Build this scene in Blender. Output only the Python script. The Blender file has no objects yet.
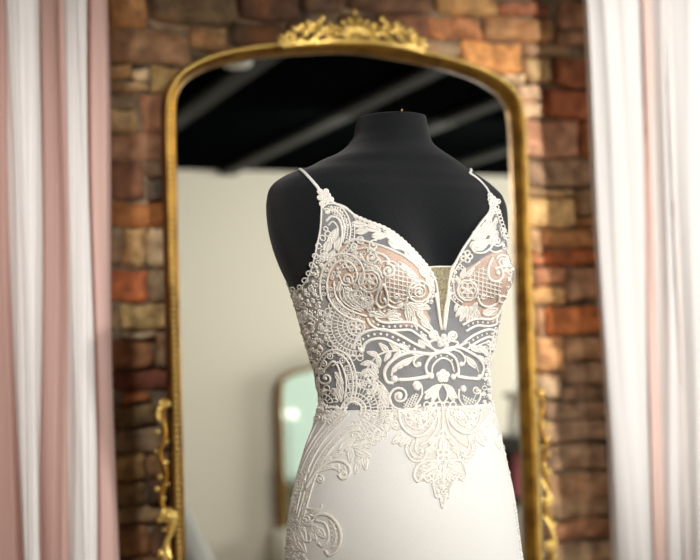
import bpy, math, random
import numpy as np
from mathutils import Vector, Matrix
from mathutils.bvhtree import BVHTree
from mathutils.geometry import delaunay_2d_cdt

random.seed(7)
rng = np.random.RandomState(11)
C = bpy.context.scene.collection
W, H, F = 700, 560, 1350.0

# ------------------------------------------------------------------ camera
PSI, THETA, ROLL = math.radians(20.9), math.radians(3.0), 0.030
CAM = Vector((0, 0, 1.45))
d_ = Vector((math.sin(PSI) * math.cos(THETA), math.cos(PSI) * math.cos(THETA), math.sin(THETA)))
r0 = Vector((math.cos(PSI), -math.sin(PSI), 0))
u0 = r0.cross(d_)
r_ = r0 * math.cos(ROLL) - u0 * math.sin(ROLL)
u_ = u0 * math.cos(ROLL) + r0 * math.sin(ROLL)
D = 2.18

def ray(px, py):
    return (d_ + r_ * ((px - W / 2) / F) - u_ * ((py - H / 2) / F)).normalized()

def proj(p):
    v = Vector(p) - CAM
    z = v.dot(d_)
    return (W / 2 + F * v.dot(r_) / z, H / 2 - F * v.dot(u_) / z, z)

def on_y(px, py, Y):
    k = ray(px, py)
    return CAM + k * ((Y - CAM.y) / k.y)

def at_depth(px, py, z):
    k = ray(px, py)
    return CAM + k * (z / k.dot(d_))

cam = bpy.data.cameras.new('camera')
cam.sensor_width = 36
cam.lens = F / W * 36
cam.clip_start = 0.05
cam.dof.use_dof = True
cam.dof.focus_distance = 2.10
cam.dof.aperture_fstop = 2.9
co = bpy.data.objects.new('camera', cam)
C.objects.link(co)
co.matrix_world = Matrix(((r_.x, u_.x, -d_.x, CAM.x), (r_.y, u_.y, -d_.y, CAM.y), (r_.z, u_.z, -d_.z, CAM.z), (0, 0, 0, 1)))
bpy.context.scene.camera = co

# ------------------------------------------------------------------ materials
def s2l(c):
    return tuple(((x / 255 / 12.92) if x / 255 <= 0.04045 else ((x / 255 + 0.055) / 1.055) ** 2.4) for x in c)

class Mat:
    def __init__(s, name, col=(200, 200, 200), rough=0.6, metal=0.0, **kw):
        s.m = bpy.data.materials.new(name)
        s.m.use_nodes = True
        s.n, s.l = s.m.node_tree.nodes, s.m.node_tree.links
        s.b = s.n['Principled BSDF']
        s.out = s.n['Material Output']
        s.b.inputs['Base Color'].default_value = (*s2l(col), 1)
        s.b.inputs['Roughness'].default_value = rough
        s.b.inputs['Metallic'].default_value = metal
        for k, v in kw.items():
            s.b.inputs[k].default_value = v

    def tex(s, kind='ShaderNodeTexNoise', scale=10, detail=3, stretch=None):
        t = s.n.new(kind)
        tc = s.n.new('ShaderNodeTexCoord')
        mp = s.n.new('ShaderNodeMapping')
        if stretch:
            mp.inputs['Scale'].default_value = stretch
        s.l.new(tc.outputs['Object'], mp.inputs['Vector'])
        s.l.new(mp.outputs[0], t.inputs['Vector'])
        t.inputs['Scale'].default_value = scale
        if 'Detail' in t.inputs:
            t.inputs['Detail'].default_value = detail
        return t

    def bump(s, scale=50, strength=0.3, dist=0.002, kind='ShaderNodeTexNoise', stretch=None, detail=3):
        t = s.tex(kind, scale, detail, stretch)
        b = s.n.new('ShaderNodeBump')
        b.inputs['Strength'].default_value = strength
        b.inputs['Distance'].default_value = dist
        s.l.new(t.outputs[0], b.inputs['Height'])
        s.l.new(b.outputs[0], s.b.inputs['Normal'])
        return s

    def vary(s, c1, c2, scale=8, detail=4, stretch=None, lo=0.35, hi=0.65):
        t = s.tex('ShaderNodeTexNoise', scale, detail, stretch)
        r = s.n.new('ShaderNodeValToRGB')
        r.color_ramp.elements[0].position = lo
        r.color_ramp.elements[1].position = hi
        r.color_ramp.elements[0].color = (*s2l(c1), 1)
        r.color_ramp.elements[1].color = (*s2l(c2), 1)
        s.l.new(t.outputs[0], r.inputs[0])
        s.l.new(r.outputs[0], s.b.inputs['Base Color'])
        return s

    def sheer(s, opacity):
        """open weave: part of the light passes straight through the holes"""
        tr = s.n.new('ShaderNodeBsdfTransparent')
        mx = s.n.new('ShaderNodeMixShader')
        mx.inputs[0].default_value = opacity
        s.l.new(tr.outputs[0], mx.inputs[1])
        s.l.new(s.b.outputs[0], mx.inputs[2])
        s.l.new(mx.outputs[0], s.out.inputs['Surface'])
        s.mx = mx
        return s

    def translucent(s, amount):
        t = s.n.new('ShaderNodeBsdfTranslucent')
        t.inputs[0].default_value = s.b.inputs['Base Color'].default_value
        mx = s.n.new('ShaderNodeMixShader')
        mx.inputs[0].default_value = amount
        s.l.new(s.b.outputs[0], mx.inputs[1])
        s.l.new(t.outputs[0], mx.inputs[2])
        s.l.new(mx.outputs[0], s.out.inputs['Surface'])
        return s

M = {}
M['jersey'] = Mat('black_jersey', (15, 17, 20), 0.95, **{'Sheen Weight': 0.12, 'Sheen Roughness': 0.5, 'Specular IOR Level': .25}).bump(330, 0.7, 0.0016, stretch=(1, 1, 1.8)).m
M['tulle'] = Mat('grey_white_tulle', (202, 202, 204), 0.6).bump(26, 0.8, 0.012, detail=4).sheer(0.40).m
M['lining'] = Mat('nude_lining', (238, 190, 150), 0.75).bump(300, 0.15, 0.001).m
M['panel'] = Mat('greige_mesh', (150, 138, 108), 0.75).vary((120, 112, 84), (168, 156, 126), 330, 2).bump(330, 0.8, 0.002).m
M['lace'] = Mat('ivory_lace_cord', (240, 235, 226), 0.65).bump(700, 0.5, 0.0012).m
M['lacenet'] = Mat('ivory_lace_net', (236, 229, 218), 0.7).bump(600, 0.5, 0.001).sheer(0.38).m
M['cupnet'] = Mat('ivory_cup_net', (240, 222, 204), 0.75).sheer(0.12).m
M['crepe'] = Mat('ivory_crepe', (228, 226, 221), 0.72).bump(380, 0.25, 0.001).m
M['pearl'] = Mat('pearl', (244, 238, 228), 0.25).m
M['brass_pin'] = Mat('pin_brass', (220, 170, 80), 0.3, 1.0).m
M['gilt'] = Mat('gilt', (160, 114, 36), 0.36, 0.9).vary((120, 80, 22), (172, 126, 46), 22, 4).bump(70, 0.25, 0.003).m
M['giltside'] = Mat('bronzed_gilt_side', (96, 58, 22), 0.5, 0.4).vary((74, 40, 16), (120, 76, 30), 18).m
M['giltbead'] = Mat('pale_glint_gilt', (240, 206, 118), 0.2, 0.6).m  # pale gold: glints of beads and crest are put into the colour
M['giltside2'] = Mat('dull_gilt', (150, 112, 52), 0.5, 0.6).m
M['mirror'] = Mat('mirror_glass', (230, 231, 225), 0.0, 1.0).m
M['mirror2'] = Mat('aged_mirror_glass', (214, 228, 218), 0.06, 1.0).m
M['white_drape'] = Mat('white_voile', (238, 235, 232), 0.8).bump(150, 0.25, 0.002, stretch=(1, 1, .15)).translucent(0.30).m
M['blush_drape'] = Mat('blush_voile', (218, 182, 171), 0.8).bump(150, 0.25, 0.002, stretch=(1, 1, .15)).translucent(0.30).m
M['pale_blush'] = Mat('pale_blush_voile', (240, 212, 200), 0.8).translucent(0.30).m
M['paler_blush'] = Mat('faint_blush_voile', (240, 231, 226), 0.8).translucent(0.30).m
M['cream_wall'] = Mat('cream_paint', (228, 221, 206), 0.85).bump(30, 0.1, 0.002).m
M['ceiling'] = Mat('black_ceiling', (7, 10, 10), 0.9, **{'Specular IOR Level': 0.0}).m
M['beam'] = Mat('dark_beam', (21, 23, 21), 0.85).vary((16, 18, 16), (26, 28, 25), 10, 4, (1, .2, 1)).m
M['floor'] = Mat('floor_boards', (110, 84, 60), 0.5).vary((86, 64, 44), (134, 104, 74), 6, 4, (8, 1, 1)).m
M['black'] = Mat('black_lacquer', (22, 24, 26), 0.4).m
M['pinkbox'] = Mat('pink_card', (236, 140, 150), 0.7).m
M['greycard'] = Mat('grey_print', (176, 186, 180), 0.7).vary((150, 162, 156), (190, 200, 194), 30).m
M['gown'] = Mat('gown_satin', (236, 232, 222), 0.6).bump(60, 0.2, 0.003).m
M['taupe'] = Mat('taupe_satin', (150, 138, 120), 0.6).m
M['rod'] = Mat('rod_metal', (60, 52, 44), 0.4, 0.8).m
M['lampglass'] = Mat('lit_globe', (255, 255, 255), 0.4, **{'Emission Color': (1, .95, .85, 1), 'Emission Strength': 22.0}).m
M['dayglass'] = Mat('daylit_pane', (220, 235, 230), 0.2, **{'Emission Color': (.93, 1, .94, 1), 'Emission Strength': 0.65}).m
M['white_paint'] = Mat('white_paint', (228, 226, 216), 0.6).m

# stone: one colour per stone, broken up by mineral noise and stains
def stone_mat():
    s = Mat('rubble_stone', rough=0.88)
    a = s.n.new('ShaderNodeAttribute')
    a.attribute_name = 'stone'
    t = s.tex('ShaderNodeTexNoise', 24, 6)
    r = s.n.new('ShaderNodeValToRGB')
    r.color_ramp.elements[0].position = 0.3
    r.color_ramp.elements[1].position = 0.7
    r.color_ramp.elements[0].color = (0.42, 0.36, 0.31, 1)
    r.color_ramp.elements[1].color = (1.6, 1.6, 1.52, 1)
    mx = s.n.new('ShaderNodeMix'); mx.data_type = 'RGBA'; mx.blend_type = 'MULTIPLY'
    mx.inputs[0].default_value = 0.8
    s.l.new(a.outputs['Color'], mx.inputs[6]); s.l.new(r.outputs[0], mx.inputs[7])
    s.l.new(t.outputs[0], r.inputs[0])
    t2 = s.tex('ShaderNodeTexNoise', 9, 5)
    r2 = s.n.new('ShaderNodeValToRGB')
    r2.color_ramp.elements[0].position = 0.54; r2.color_ramp.elements[1].position = 0.68
    s.l.new(t2.outputs[0], r2.inputs[0])
    mx2 = s.n.new('ShaderNodeMix'); mx2.data_type = 'RGBA'
    mx2.inputs[7].default_value = (*s2l((176, 104, 52)), 1)
    ml = s.n.new('ShaderNodeMath'); ml.operation = 'MULTIPLY'; ml.inputs[1].default_value = 0.3
    s.l.new(r2.outputs[0], ml.inputs[0]); s.l.new(ml.outputs[0], mx2.inputs[0])
    s.l.new(mx.outputs[2], mx2.inputs[6])
    s.l.new(mx2.outputs[2], s.b.inputs['Base Color'])
    s.bump(60, 0.8, 0.008, detail=6)
    return s.m
M['stone'] = stone_mat()
M['mortar'] = Mat('lime_mortar', (128, 108, 84), 0.95).vary((60, 46, 34), (150, 130, 104), 9).bump(60, 0.8, 0.006).m

# ------------------------------------------------------------------ object helpers
def mesh_obj(name, verts, faces, mat, parent=None, smooth=True):
    me = bpy.data.meshes.new(name)
    me.from_pydata([tuple(v) for v in verts], [], [tuple(f) for f in faces])
    me.update()
    if smooth:
        me.polygons.foreach_set('use_smooth', [True] * len(me.polygons))
    me.materials.append(mat)
    o = bpy.data.objects.new(name, me)
    C.objects.link(o)
    if parent:
        o.parent = parent
        o.matrix_parent_inverse = Matrix.Translation(-parent.location)
    return o

def empty(name, loc, label, cat, group=None):
    o = bpy.data.objects.new(name, None)
    o.empty_display_size = 0.1
    o.location = loc
    C.objects.link(o)
    o['label'] = label; o['category'] = cat
    if group: o['group'] = group
    return o

def tag(o, label, cat, group=None):
    o['label'] = label; o['category'] = cat
    if group: o['group'] = group
    return o

class MB:
    def __init__(s):
        s.v, s.f = [], []

    def add(s, v, f):
        n = len(s.v)
        s.v += [tuple(p) for p in v]
        s.f += [tuple(i + n for i in q) for q in f]

    def box(s, lo, hi, bev=0.0, rot=None):
        (x0, y0, z0), (x1, y1, z1) = lo, hi
        if bev <= 0:
            v = [(x, y, z) for z in (z0, z1) for (x, y) in ((x0, y0), (x1, y0), (x1, y1), (x0, y1))]
            f = [(0, 3, 2, 1), (4, 5, 6, 7), (0, 1, 5, 4), (1, 2, 6, 5), (2, 3, 7, 6), (3, 0, 4, 7)]
        else:
            def ring(z, i):
                return [(x0 + i + bev, y0 + i, z), (x1 - i - bev, y0 + i, z), (x1 - i, y0 + i + bev, z), (x1 - i, y1 - i - bev, z),
                        (x1 - i - bev, y1 - i, z), (x0 + i + bev, y1 - i, z), (x0 + i, y1 - i - bev, z), (x0 + i, y0 + i + bev, z)]
            v = ring(z0, bev) + ring(z0 + bev, 0) + ring(z1 - bev, 0) + ring(z1, bev)
            f = [tuple(range(7, -1, -1)), tuple(range(24, 32))]
            for k in range(3):
                for j in range(8):
                    a, b = k * 8 + j, k * 8 + (j + 1) % 8
                    f.append((a, b, b + 8, a + 8))
        if rot is not None:
            v = [tuple(rot @ Vector(p)) for p in v]
        s.add(v, f)

    def lathe(s, prof, c=(0, 0, 0), n=24, axis=None):
        v, f = [], []
        R = Matrix.Identity(3) if axis is None else Vector((0, 0, 1)).rotation_difference(Vector(axis)).to_matrix()
        for (r, z) in prof:
            for k in range(n):
                t = 2 * math.pi * k / n
                v.append(Vector(c) + R @ Vector((r * math.cos(t), r * math.sin(t), z)))
        m = len(prof)
        for j in range(m - 1):
            for k in range(n):
                f.append((j * n + k, j * n + (k + 1) % n, (j + 1) * n + (k + 1) % n, (j + 1) * n + k))
        f.append(tuple(range(n - 1, -1, -1))); f.append(tuple((m - 1) * n + k for k in range(n)))
        s.add(v, f)

    def ball(s, c, r, nrm=None, flat=1.0, n=8, m=5):
        nrm = Vector(nrm or (0, 0, 1)).normalized()
        R = Vector((0, 0, 1)).rotation_difference(nrm).to_matrix()
        v, f = [], []
        for j in range(1, m):
            ph = math.pi * j / m
            for k in range(n):
                t = 2 * math.pi * k / n
                v.append(Vector(c) + R @ Vector((r * math.sin(ph) * math.cos(t), r * math.sin(ph) * math.sin(t), flat * r * math.cos(ph))))
        v.append(Vector(c) + R @ Vector((0, 0, flat * r))); v.append(Vector(c) - R @ Vector((0, 0, flat * r)))
        T, B = len(v) - 2, len(v) - 1
        for j in range(m - 2):
            for k in range(n):
                f.append((j * n + k, (j + 1) * n + k, (j + 1) * n + (k + 1) % n, j * n + (k + 1) % n))
        for k in range(n):
            f.append((T, k, (k + 1) % n)); f.append((B, (m - 2) * n + (k + 1) % n, (m - 2) * n + k))
        s.add(v, f)

    def tube(s, pts, rad, nrms=None, flat=0.7, n=6, closed=False, taper=None):
        """swept cord; nrms give the 'up' of each station so the section can be flattened on a surface"""
        P = [Vector(p) for p in pts]
        L = len(P)
        if L < 2: return
        v, f = [], []
        for i, p in enumerate(P):
            a = P[(i - 1) % L] if (closed or i > 0) else P[i]
            b = P[(i + 1) % L] if (closed or i < L - 1) else P[i]
            t = (b - a)
            if t.length < 1e-9: t = Vector((1, 0, 0))
            t.normalize()
            up = Vector(nrms[i]) if nrms else Vector((0, 0, 1)) if abs(t.z) < .9 else Vector((1, 0, 0))
            sd = t.cross(up)
            if sd.length < 1e-6: sd = t.orthogonal()
            sd.normalize(); up = sd.cross(t).normalized()
            rr = (rad[i] if hasattr(rad, '__len__') else rad)
            if taper: rr *= taper(i / (L - 1))
            for k in range(n):
                q = 2 * math.pi * k / n
                v.append(p + sd * (rr * math.cos(q)) + up * (rr * flat * math.sin(q)))
        for i in range(L if closed else L - 1):
            for k in range(n):
                a, b = i * n + k, i * n + (k + 1) % n
                c, e = ((i + 1) % L) * n + (k + 1) % n, ((i + 1) % L) * n + k
                f.append((a, b, c, e))
        if not closed:
            f.append(tuple(range(n - 1, -1, -1))); f.append(tuple((L - 1) * n + k for k in range(n)))
        s.add(v, f)

    def build(s, name, mat, parent=None, smooth=True):
        return mesh_obj(name, s.v, s.f, mat, parent, smooth)

def crom(pts, n=6, closed=False):
    P = [np.array(p, float) for p in pts]
    L = len(P)
    if L < 3 and not closed:
        return [tuple(P[0] + (P[-1] - P[0]) * t) for t in np.linspace(0, 1, n + 1)]
    out = []
    rngI = range(L) if closed else range(L - 1)
    for i in rngI:
        p1, p2 = P[i], P[(i + 1) % L]
        p0 = P[i - 1] if (closed or i > 0) else 2 * p1 - p2
        p3 = P[(i + 2) % L] if (closed or i + 2 < L) else 2 * p2 - p1
        for k in range(n):
            t = k / n
            out.append(tuple(0.5 * ((2 * p1) + (-p0 + p2) * t + (2 * p0 - 5 * p1 + 4 * p2 - p3) * t * t + (-p0 + 3 * p1 - 3 * p2 + p3) * t ** 3)))
    if not closed: out.append(tuple(P[-1]))
    return out

# ------------------------------------------------------------------ room shell
MY = 3.2          # plane of the big mirror's glass
WY = 3.33         # face of the stone wall
X0, X1, Y0, Y1, ZC = -1.6, 6.6, -2.0, 3.43, 2.64

def shell(name, lo, hi, mat, smooth=False):
    b = MB(); b.box(lo, hi)
    o = b.build(name, mat, None, smooth)
    o['kind'] = 'structure'
    return o
shell('floor', (X0 - .1, Y0 - .1, -.1), (X1 + .1, Y1 + .1, 0), M['floor'])
shell('ceiling', (X0 - .1, Y0 - .1, ZC), (X1 + .1, Y1 + .1, ZC + .1), M['ceiling'])
shell('wall_front', (X0 - .1, Y0 - .1, 0), (X1 + .1, Y0, ZC), M['cream_wall'])
shell('wall_left', (X0 - .1, Y0, 0), (X0, Y1 + .1, ZC), M['cream_wall'])
shell('wall_right', (X1, Y0, 0), (X1 + .1, Y1 + .1, ZC), M['cream_wall'])
b = MB()
for x in (1.55, 2.32, 2.92, 3.7, 4.5, 5.3, 0.7, -.1, -.9):
    b.box((x, Y0, ZC - .035), (x + .10, Y1 - .1, ZC - .002), .004)
o = b.build('trim_1', M['beam'], None, False); o['kind'] = 'structure'
bb = MB(); bb.box((X0, Y0, 0), (X1, Y0 + .02, .1), .003)
o = bb.build('baseboard_front', M['black'], None, False); o['kind'] = 'structure'

# stone wall: mortar bed plus every stone as relief, in ONE wall object
hand = """106 -6 146 28 158 104 58;150 -6 238 23 98 78 56;150 25 190 31 138 126 108;109 33 190 63 148 108 82;192 28 226 50 156 116 80
107 65 131 78 172 132 92;133 69 150 80 190 170 140;152 67 182 93 152 124 74;108 82 148 91 170 136 100;108 94 138 108 128 108 92
108 110 138 132 168 138 98;142 94 168 132 148 96 70;110 134 164 161 134 92 70;108 163 144 199 118 70 50;147 164 166 178 110 84 68
147 180 166 200 94 84 78;110 203 168 226 150 86 38;110 228 122 265 128 110 90;124 229 146 266 168 134 88;149 229 167 266 178 158 130
110 271 148 301 170 80 38;151 270 168 302 134 118 94;120 305 168 329 168 144 94;111 305 118 330 130 105 80;122 332 155 339 154 144 130
112 342 153 368 134 86 54;156 333 170 367 116 90 64;115 371 170 390 104 50 34;124 393 150 403 158 84 42;115 405 156 426 104 82 50
116 428 170 452 118 98 76;116 455 145 480 148 116 70;147 456 170 477 120 84 50;116 483 145 505 118 92 54;148 480 170 504 66 48 34
116 508 170 523 128 106 76;117 526 149 556 134 92 60;152 527 170 556 80 58 40;117 558 170 580 110 84 58
240 -6 300 20 84 52 36;303 -6 344 12 88 60 44;232 23 286 47 78 56 40;289 23 334 40 92 58 40;348 -6 432 12 98 64 46;340 15 374 38 90 60 44;378 15 428 38 120 72 50;400 40 458 56 128 108 88
436 -6 496 15 168 124 74;500 2 549 15 156 88 62;430 18 481 39 168 102 62;485 18 552 41 166 116 76;560 3 590 28 154 104 78;556 31 590 44 144 104 84
462 42 521 71 206 134 72;525 44 571 56 154 124 98;527 58 551 81 188 158 114;555 59 590 86 156 84 52;505 74 526 82 206 186 156;518 85 541 100 200 168 146;545 90 592 118 166 84 52;516 102 540 118 206 176 150
524 121 577 157 176 124 104;580 120 594 157 158 84 50;526 160 590 186 150 120 100;526 189 573 196 176 144 110;526 199 573 227 206 168 112;576 190 595 214 140 108 84;577 217 596 228 160 108 66
528 230 540 253 196 158 122;543 230 596 247 174 114 66;545 250 597 265 164 78 36;528 256 542 265 190 110 74;530 268 563 285 172 110 80;566 268 598 299 146 104 80
531 288 563 304 206 156 98;547 307 600 334 182 94 42;532 308 543 334 180 130 96;535 338 561 371 208 148 98;565 338 602 360 150 110 80;564 363 604 384 138 106 84
537 375 560 398 176 150 124;563 387 604 400 130 98 76;545 403 606 419 134 104 84;540 422 606 441 138 108 88;545 445 606 470 136 106 84;545 474 608 518 146 114 88;548 521 612 539 152 98 70;548 543 614 566 148 122 98"""
stones = []  # stone colours include the wall's lighting: dim top and left are painted in
for it in hand.replace('\n', ';').split(';'):
    a = [float(q) for q in it.split()]
    p, q = on_y(a[0], (a[1] + a[3]) / 2, WY), on_y(a[2], (a[1] + a[3]) / 2, WY)
    t, l = on_y((a[0] + a[2]) / 2, a[1], WY), on_y((a[0] + a[2]) / 2, a[3], WY)
    stones.append((p.x - .002, l.z - .002, q.x + .002, t.z + .002, a[4:7]))
hs = list(stones)
z = 0.0
while z < ZC - .03:
    h = random.choice((.045, .06, .07, .08, .055))
    x = X0 - random.random() * .1
    while x < X1:
        w = random.uniform(.07, .24)
        c = random.choice(((150, 106, 76), (120, 84, 60), (166, 132, 92), (140, 78, 46), (104, 84, 66), (172, 146, 112)))
        r = (x + .002, z + .002, x + w - .002, min(z + h, ZC) - .002, c)
        if not any(r[0] < s[2] and r[2] > s[0] and r[1] < s[3] and r[3] > s[1] for s in hs):
            stones.append(r)
        x += w
    z += h
V, Fc, cols = [], [], []
for (x0, z0, x1, z1, c) in stones:
    nx = max(4, min(10, int((x1 - x0) / .02) + 3)); nz = max(4, min(8, int((z1 - z0) / .018) + 3))
    base = len(V)
    dep = random.uniform(.012, .03)
    ph = [random.uniform(0, 6.28) for _ in range(6)]
    tilt = random.uniform(-.03, .03)
    for j in range(nz):
        for i in range(nx):
            u, v = i / (nx - 1), j / (nz - 1)
            us = .5 - .5 * math.cos(math.pi * u); vs = .5 - .5 * math.cos(math.pi * v)
            e = min(u, 1 - u, 1) * (x1 - x0); g = min(v, 1 - v) * (z1 - z0)
            edge = min(1, min(e, g) / .006)
            x = x0 + us * (x1 - x0) + .0035 * math.sin(ph[0] + v * 7) * abs(2 * u - 1)
            zz = z0 + vs * (z1 - z0) + .0035 * math.sin(ph[1] + u * 9) * abs(2 * v - 1) + tilt * (us - .5) * (x1 - x0)
            # corners cut
            k = max(0, abs(2 * u - 1) + abs(2 * v - 1) - 1.6) * .012
            x -= math.copysign(k, u - .5); zz -= math.copysign(k, v - .5)
            y = WY - (dep * (edge ** .6) + .004 * math.sin(ph[2] + u * 5 + v * 3) * edge + .003 * math.sin(ph[3] + u * 11 - v * 8) * edge) + .011
            V.append((x, y, zz))
    for j in range(nz - 1):
        for i in range(nx - 1):
            a = base + j * nx + i
            Fc.append((a, a + 1, a + nx + 1, a + nx)); cols.append(c)
mb = len(V)
V += [(X0 - .1, WY + .012, 0), (X1 + .1, WY + .012, 0), (X1 + .1, WY + .012, ZC), (X0 - .1, WY + .012, ZC),
      (X0 - .1, Y1 + .1, 0), (X1 + .1, Y1 + .1, 0), (X1 + .1, Y1 + .1, ZC), (X0 - .1, Y1 + .1, ZC)]
Fc += [(mb, mb + 1, mb + 2, mb + 3), (mb + 5, mb + 4, mb + 7, mb + 6)]
ns = len(cols)
wb = mesh_obj('wall_back', V, Fc, M['stone'])
wb.data.materials.append(M['mortar'])
for p in wb.data.polygons[ns:]: p.material_index = 1; p.use_smooth = False
at = wb.data.color_attributes.new('stone', 'FLOAT_COLOR', 'CORNER')
arr = np.ones((len(wb.data.loops), 4), np.float32)
k = 0
for c in cols:
    m_ = sum(c) / 3; c = [v_ * .68 + m_ * w_ for v_, w_ in zip(c, (.375, .32, .25))]; arr[k:k + 4, :3] = np.array(s2l(c)) * (1.35, 1.33, 1.25); k += 4
at.data.foreach_set('color', arr.ravel())
wb['kind'] = 'structure'

# ------------------------------------------------------------------ dress form: loft fitted to the figure's outline
ALPHA = math.radians(30)
dh = Vector((math.sin(PSI), math.cos(PSI), 0))
FRONT = -dh * math.cos(ALPHA) + r0 * math.sin(ALPHA)
LEFT = r0 * math.cos(ALPHA) + dh * math.sin(ALPHA)     # toward the right of the picture
AX = CAM + dh * D + r0 * .085
AX.z = 0
tab = [  # y, left x, right x, depth/width, exponent
 (117, 357, 427, 1.0, 2.0), (124, 356, 428, 1.0, 2.0), (134, 354, 430, .98, 2.0), (144, 347, 436, .92, 2.0), (152, 336, 447, .82, 2.05),
 (160, 318, 459, .70, 2.1), (168, 299, 470, .60, 2.15), (176, 281, 482, .54, 2.2), (185, 271, 494, .50, 2.3), (195, 267, 503, .50, 2.4),
 (208, 266, 507, .51, 2.45), (225, 267, 508, .53, 2.5), (245, 271, 507, .56, 2.45), (265, 278, 505, .59, 2.4), (285, 287, 503, .62, 2.3),
 (305, 294, 500, .65, 2.25), (330, 301, 497, .68, 2.2), (352, 308, 493, .70, 2.15), (375, 315, 489, .72, 2.1), (398, 319, 490, .73, 2.1),
 (420, 316, 494, .73, 2.1), (440, 309, 500, .73, 2.1), (470, 300, 507, .73, 2.1), (500, 293, 513, .74, 2.1), (530, 289, 517, .75, 2.1),
 (560, 287, 521, .76, 2.1), (600, 284, 527, .77, 2.05), (640, 283, 531, .78, 2.05)]
def z_of(y, x=405):
    return at_depth(x, y, D / 1.0).z
TY = np.array([t[0] for t in tab], float)
TZ = np.array([z_of(t[0]) for t in tab])
TK = np.array([t[3] for t in tab]); TN = np.array([t[4] for t in tab])
A_ = np.array([(t[2] - t[1]) / 2 * D / F for t in tab]); CX = np.array([((t[1] + t[2]) / 2 - 405) * D / F for t in tab])

def smooth_interp(zq, zs, vs):
    # monotone cubic
    zs, vs = zs[::-1], vs[::-1]
    h = np.diff(zs); dl = np.diff(vs) / h
    m = np.zeros_like(vs); m[0], m[-1] = dl[0], dl[-1]
    for i in range(1, len(vs) - 1):
        m[i] = 0 if dl[i - 1] * dl[i] <= 0 else 2 * dl[i - 1] * dl[i] / (dl[i - 1] + dl[i])
    i = np.clip(np.searchsorted(zs, zq) - 1, 0, len(h) - 1)
    t = (zq - zs[i]) / h[i]
    return ((2 * t**3 - 3 * t**2 + 1) * vs[i] + (t**3 - 2 * t**2 + t) * h[i] * m[i] + (-2 * t**3 + 3 * t**2) * vs[i + 1] + (t**3 - t**2) * h[i] * m[i + 1])

ZB = z_of(278)                       # bust level
def body(th, zz, bust=1.0, off=0.0):
    """arrays -> world xyz; th=0 front, + toward LEFT"""
    a = smooth_interp(zz, TZ, A_); c = smooth_interp(zz, TZ, CX)
    k = smooth_interp(zz, TZ, TK); n = smooth_interp(zz, TZ, TN)
    s, co_ = np.sin(th), np.cos(th)
    l = (a + off) * np.sign(s) * np.abs(s) ** (2 / n)
    f = (a * k + off) * np.sign(co_) * np.abs(co_) ** (2 / n)
    if bust:
        dz = (zz - ZB)
        up = np.exp(-np.abs(dz / .085) ** 1.9); dn = np.exp(-np.abs(dz / .050) ** 2.2)
        g = np.where(dz > 0, up, dn)
        fr = np.clip(co_ * 2.2 + .55, 0, 1)
        for sx in (-1, 1):
            b = np.exp(-np.abs((l - sx * .078) / .058) ** 2.2)
            f = f + bust * .056 * b * g * fr
            l = l + bust * sx * .022 * b * g * np.clip(sx * l / .1, 0, 1) * fr
    # axis lateral shift c runs along the picture's right
    x = AX.x + r0.x * c + LEFT.x * l + FRONT.x * f
    y = AX.y + r0.y * c + LEFT.y * l + FRONT.y * f
    return np.stack([x, y, zz + 0 * x], -1)

camR = np.array([[*r_], [*u_], [*d_]])
def projn(p):
    q = (p - np.array(CAM)) @ camR.T
    return W / 2 + F * q[..., 0] / q[..., 2], H / 2 - F * q[..., 1] / q[..., 2]
thf = np.linspace(-math.pi, math.pi, 240, endpoint=False)
for it in range(10):
    zz = np.linspace(TZ[-1], TZ[0], 300)
    T_, Z_ = np.meshgrid(thf, zz)
    px, py = projn(body(T_, Z_, 0))
    for i, t in enumerate(tab):
        m = np.abs(py - t[0]) < 2.2
        if i == 0: m = np.abs(py - t[0] - 2) < 2.5
        if not m.any(): continue
        eL, eR = t[1] - px[m].min(), t[2] - px[m].max()
        A_[i] += .6 * (eR - eL) / 2 * D / F
        CX[i] += .6 * (eR + eL) / 2 * D / F
A_ = np.clip(A_, .03, .4)

def grid_faces(nr, nc, wrap=True):
    f = []
    for j in range(nr - 1):
        for i in range(nc if wrap else nc - 1):
            i2 = (i + 1) % nc
            f.append((j * nc + i, j * nc + i2, (j + 1) * nc + i2, (j + 1) * nc + i))
    return f

NC, NR = 220, 230
zz = np.linspace(TZ[-1], TZ[0], NR)
th = np.linspace(-math.pi, math.pi, NC, endpoint=False)
T_, Z_ = np.meshgrid(th, zz)
G = body(T_, Z_)
bv = [tuple(p) for p in G.reshape(-1, 3)]
bf = grid_faces(NR, NC)
# neck cap, rounded over
ctr = G[-1].mean(0)
for s_, up in ((.985, .0022), (.90, .0034), (.4, .005)):
    bv += [tuple(ctr + (p - ctr) * s_ + np.array([0, 0, up])) for p in G[-1]]
nb = NR + 3
bf = grid_faces(nb, NC); bf.append(tuple((nb - 1) * NC + i for i in range(NC)))
bf.append(tuple(range(NC - 1, -1, -1)))
form = empty('dress_form', (AX.x, AX.y, 0), 'black jersey headless dress form wearing the lace gown', 'dress form')
torso = mesh_obj('torso', bv, bf, M['jersey'], form)
# flip check
BV = BVHTree.FromPolygons([Vector(v) for v in bv], bf[:-2])
p = MB(); p.lathe([(.022, .02), (.022, .95)], (AX.x, AX.y, 0), 20); p.build('pole', M['rod'], form)
p = MB(); p.lathe([(.17, 0), (.175, .006), (.17, .014), (.05, .022), (.03, .05)], (AX.x, AX.y, 0), 40); p.build('base', M['black'], form)
pt = at_depth(402, 116, D - .05)
p = MB(); p.ball((pt.x, pt.y, TZ[0] + .0030), .0017, n=10, m=7); p.lathe([(.0006, 0), (.0006, .003)], (pt.x, pt.y, TZ[0]), 6); p.build('pin', M['brass_pin'], form)

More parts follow.
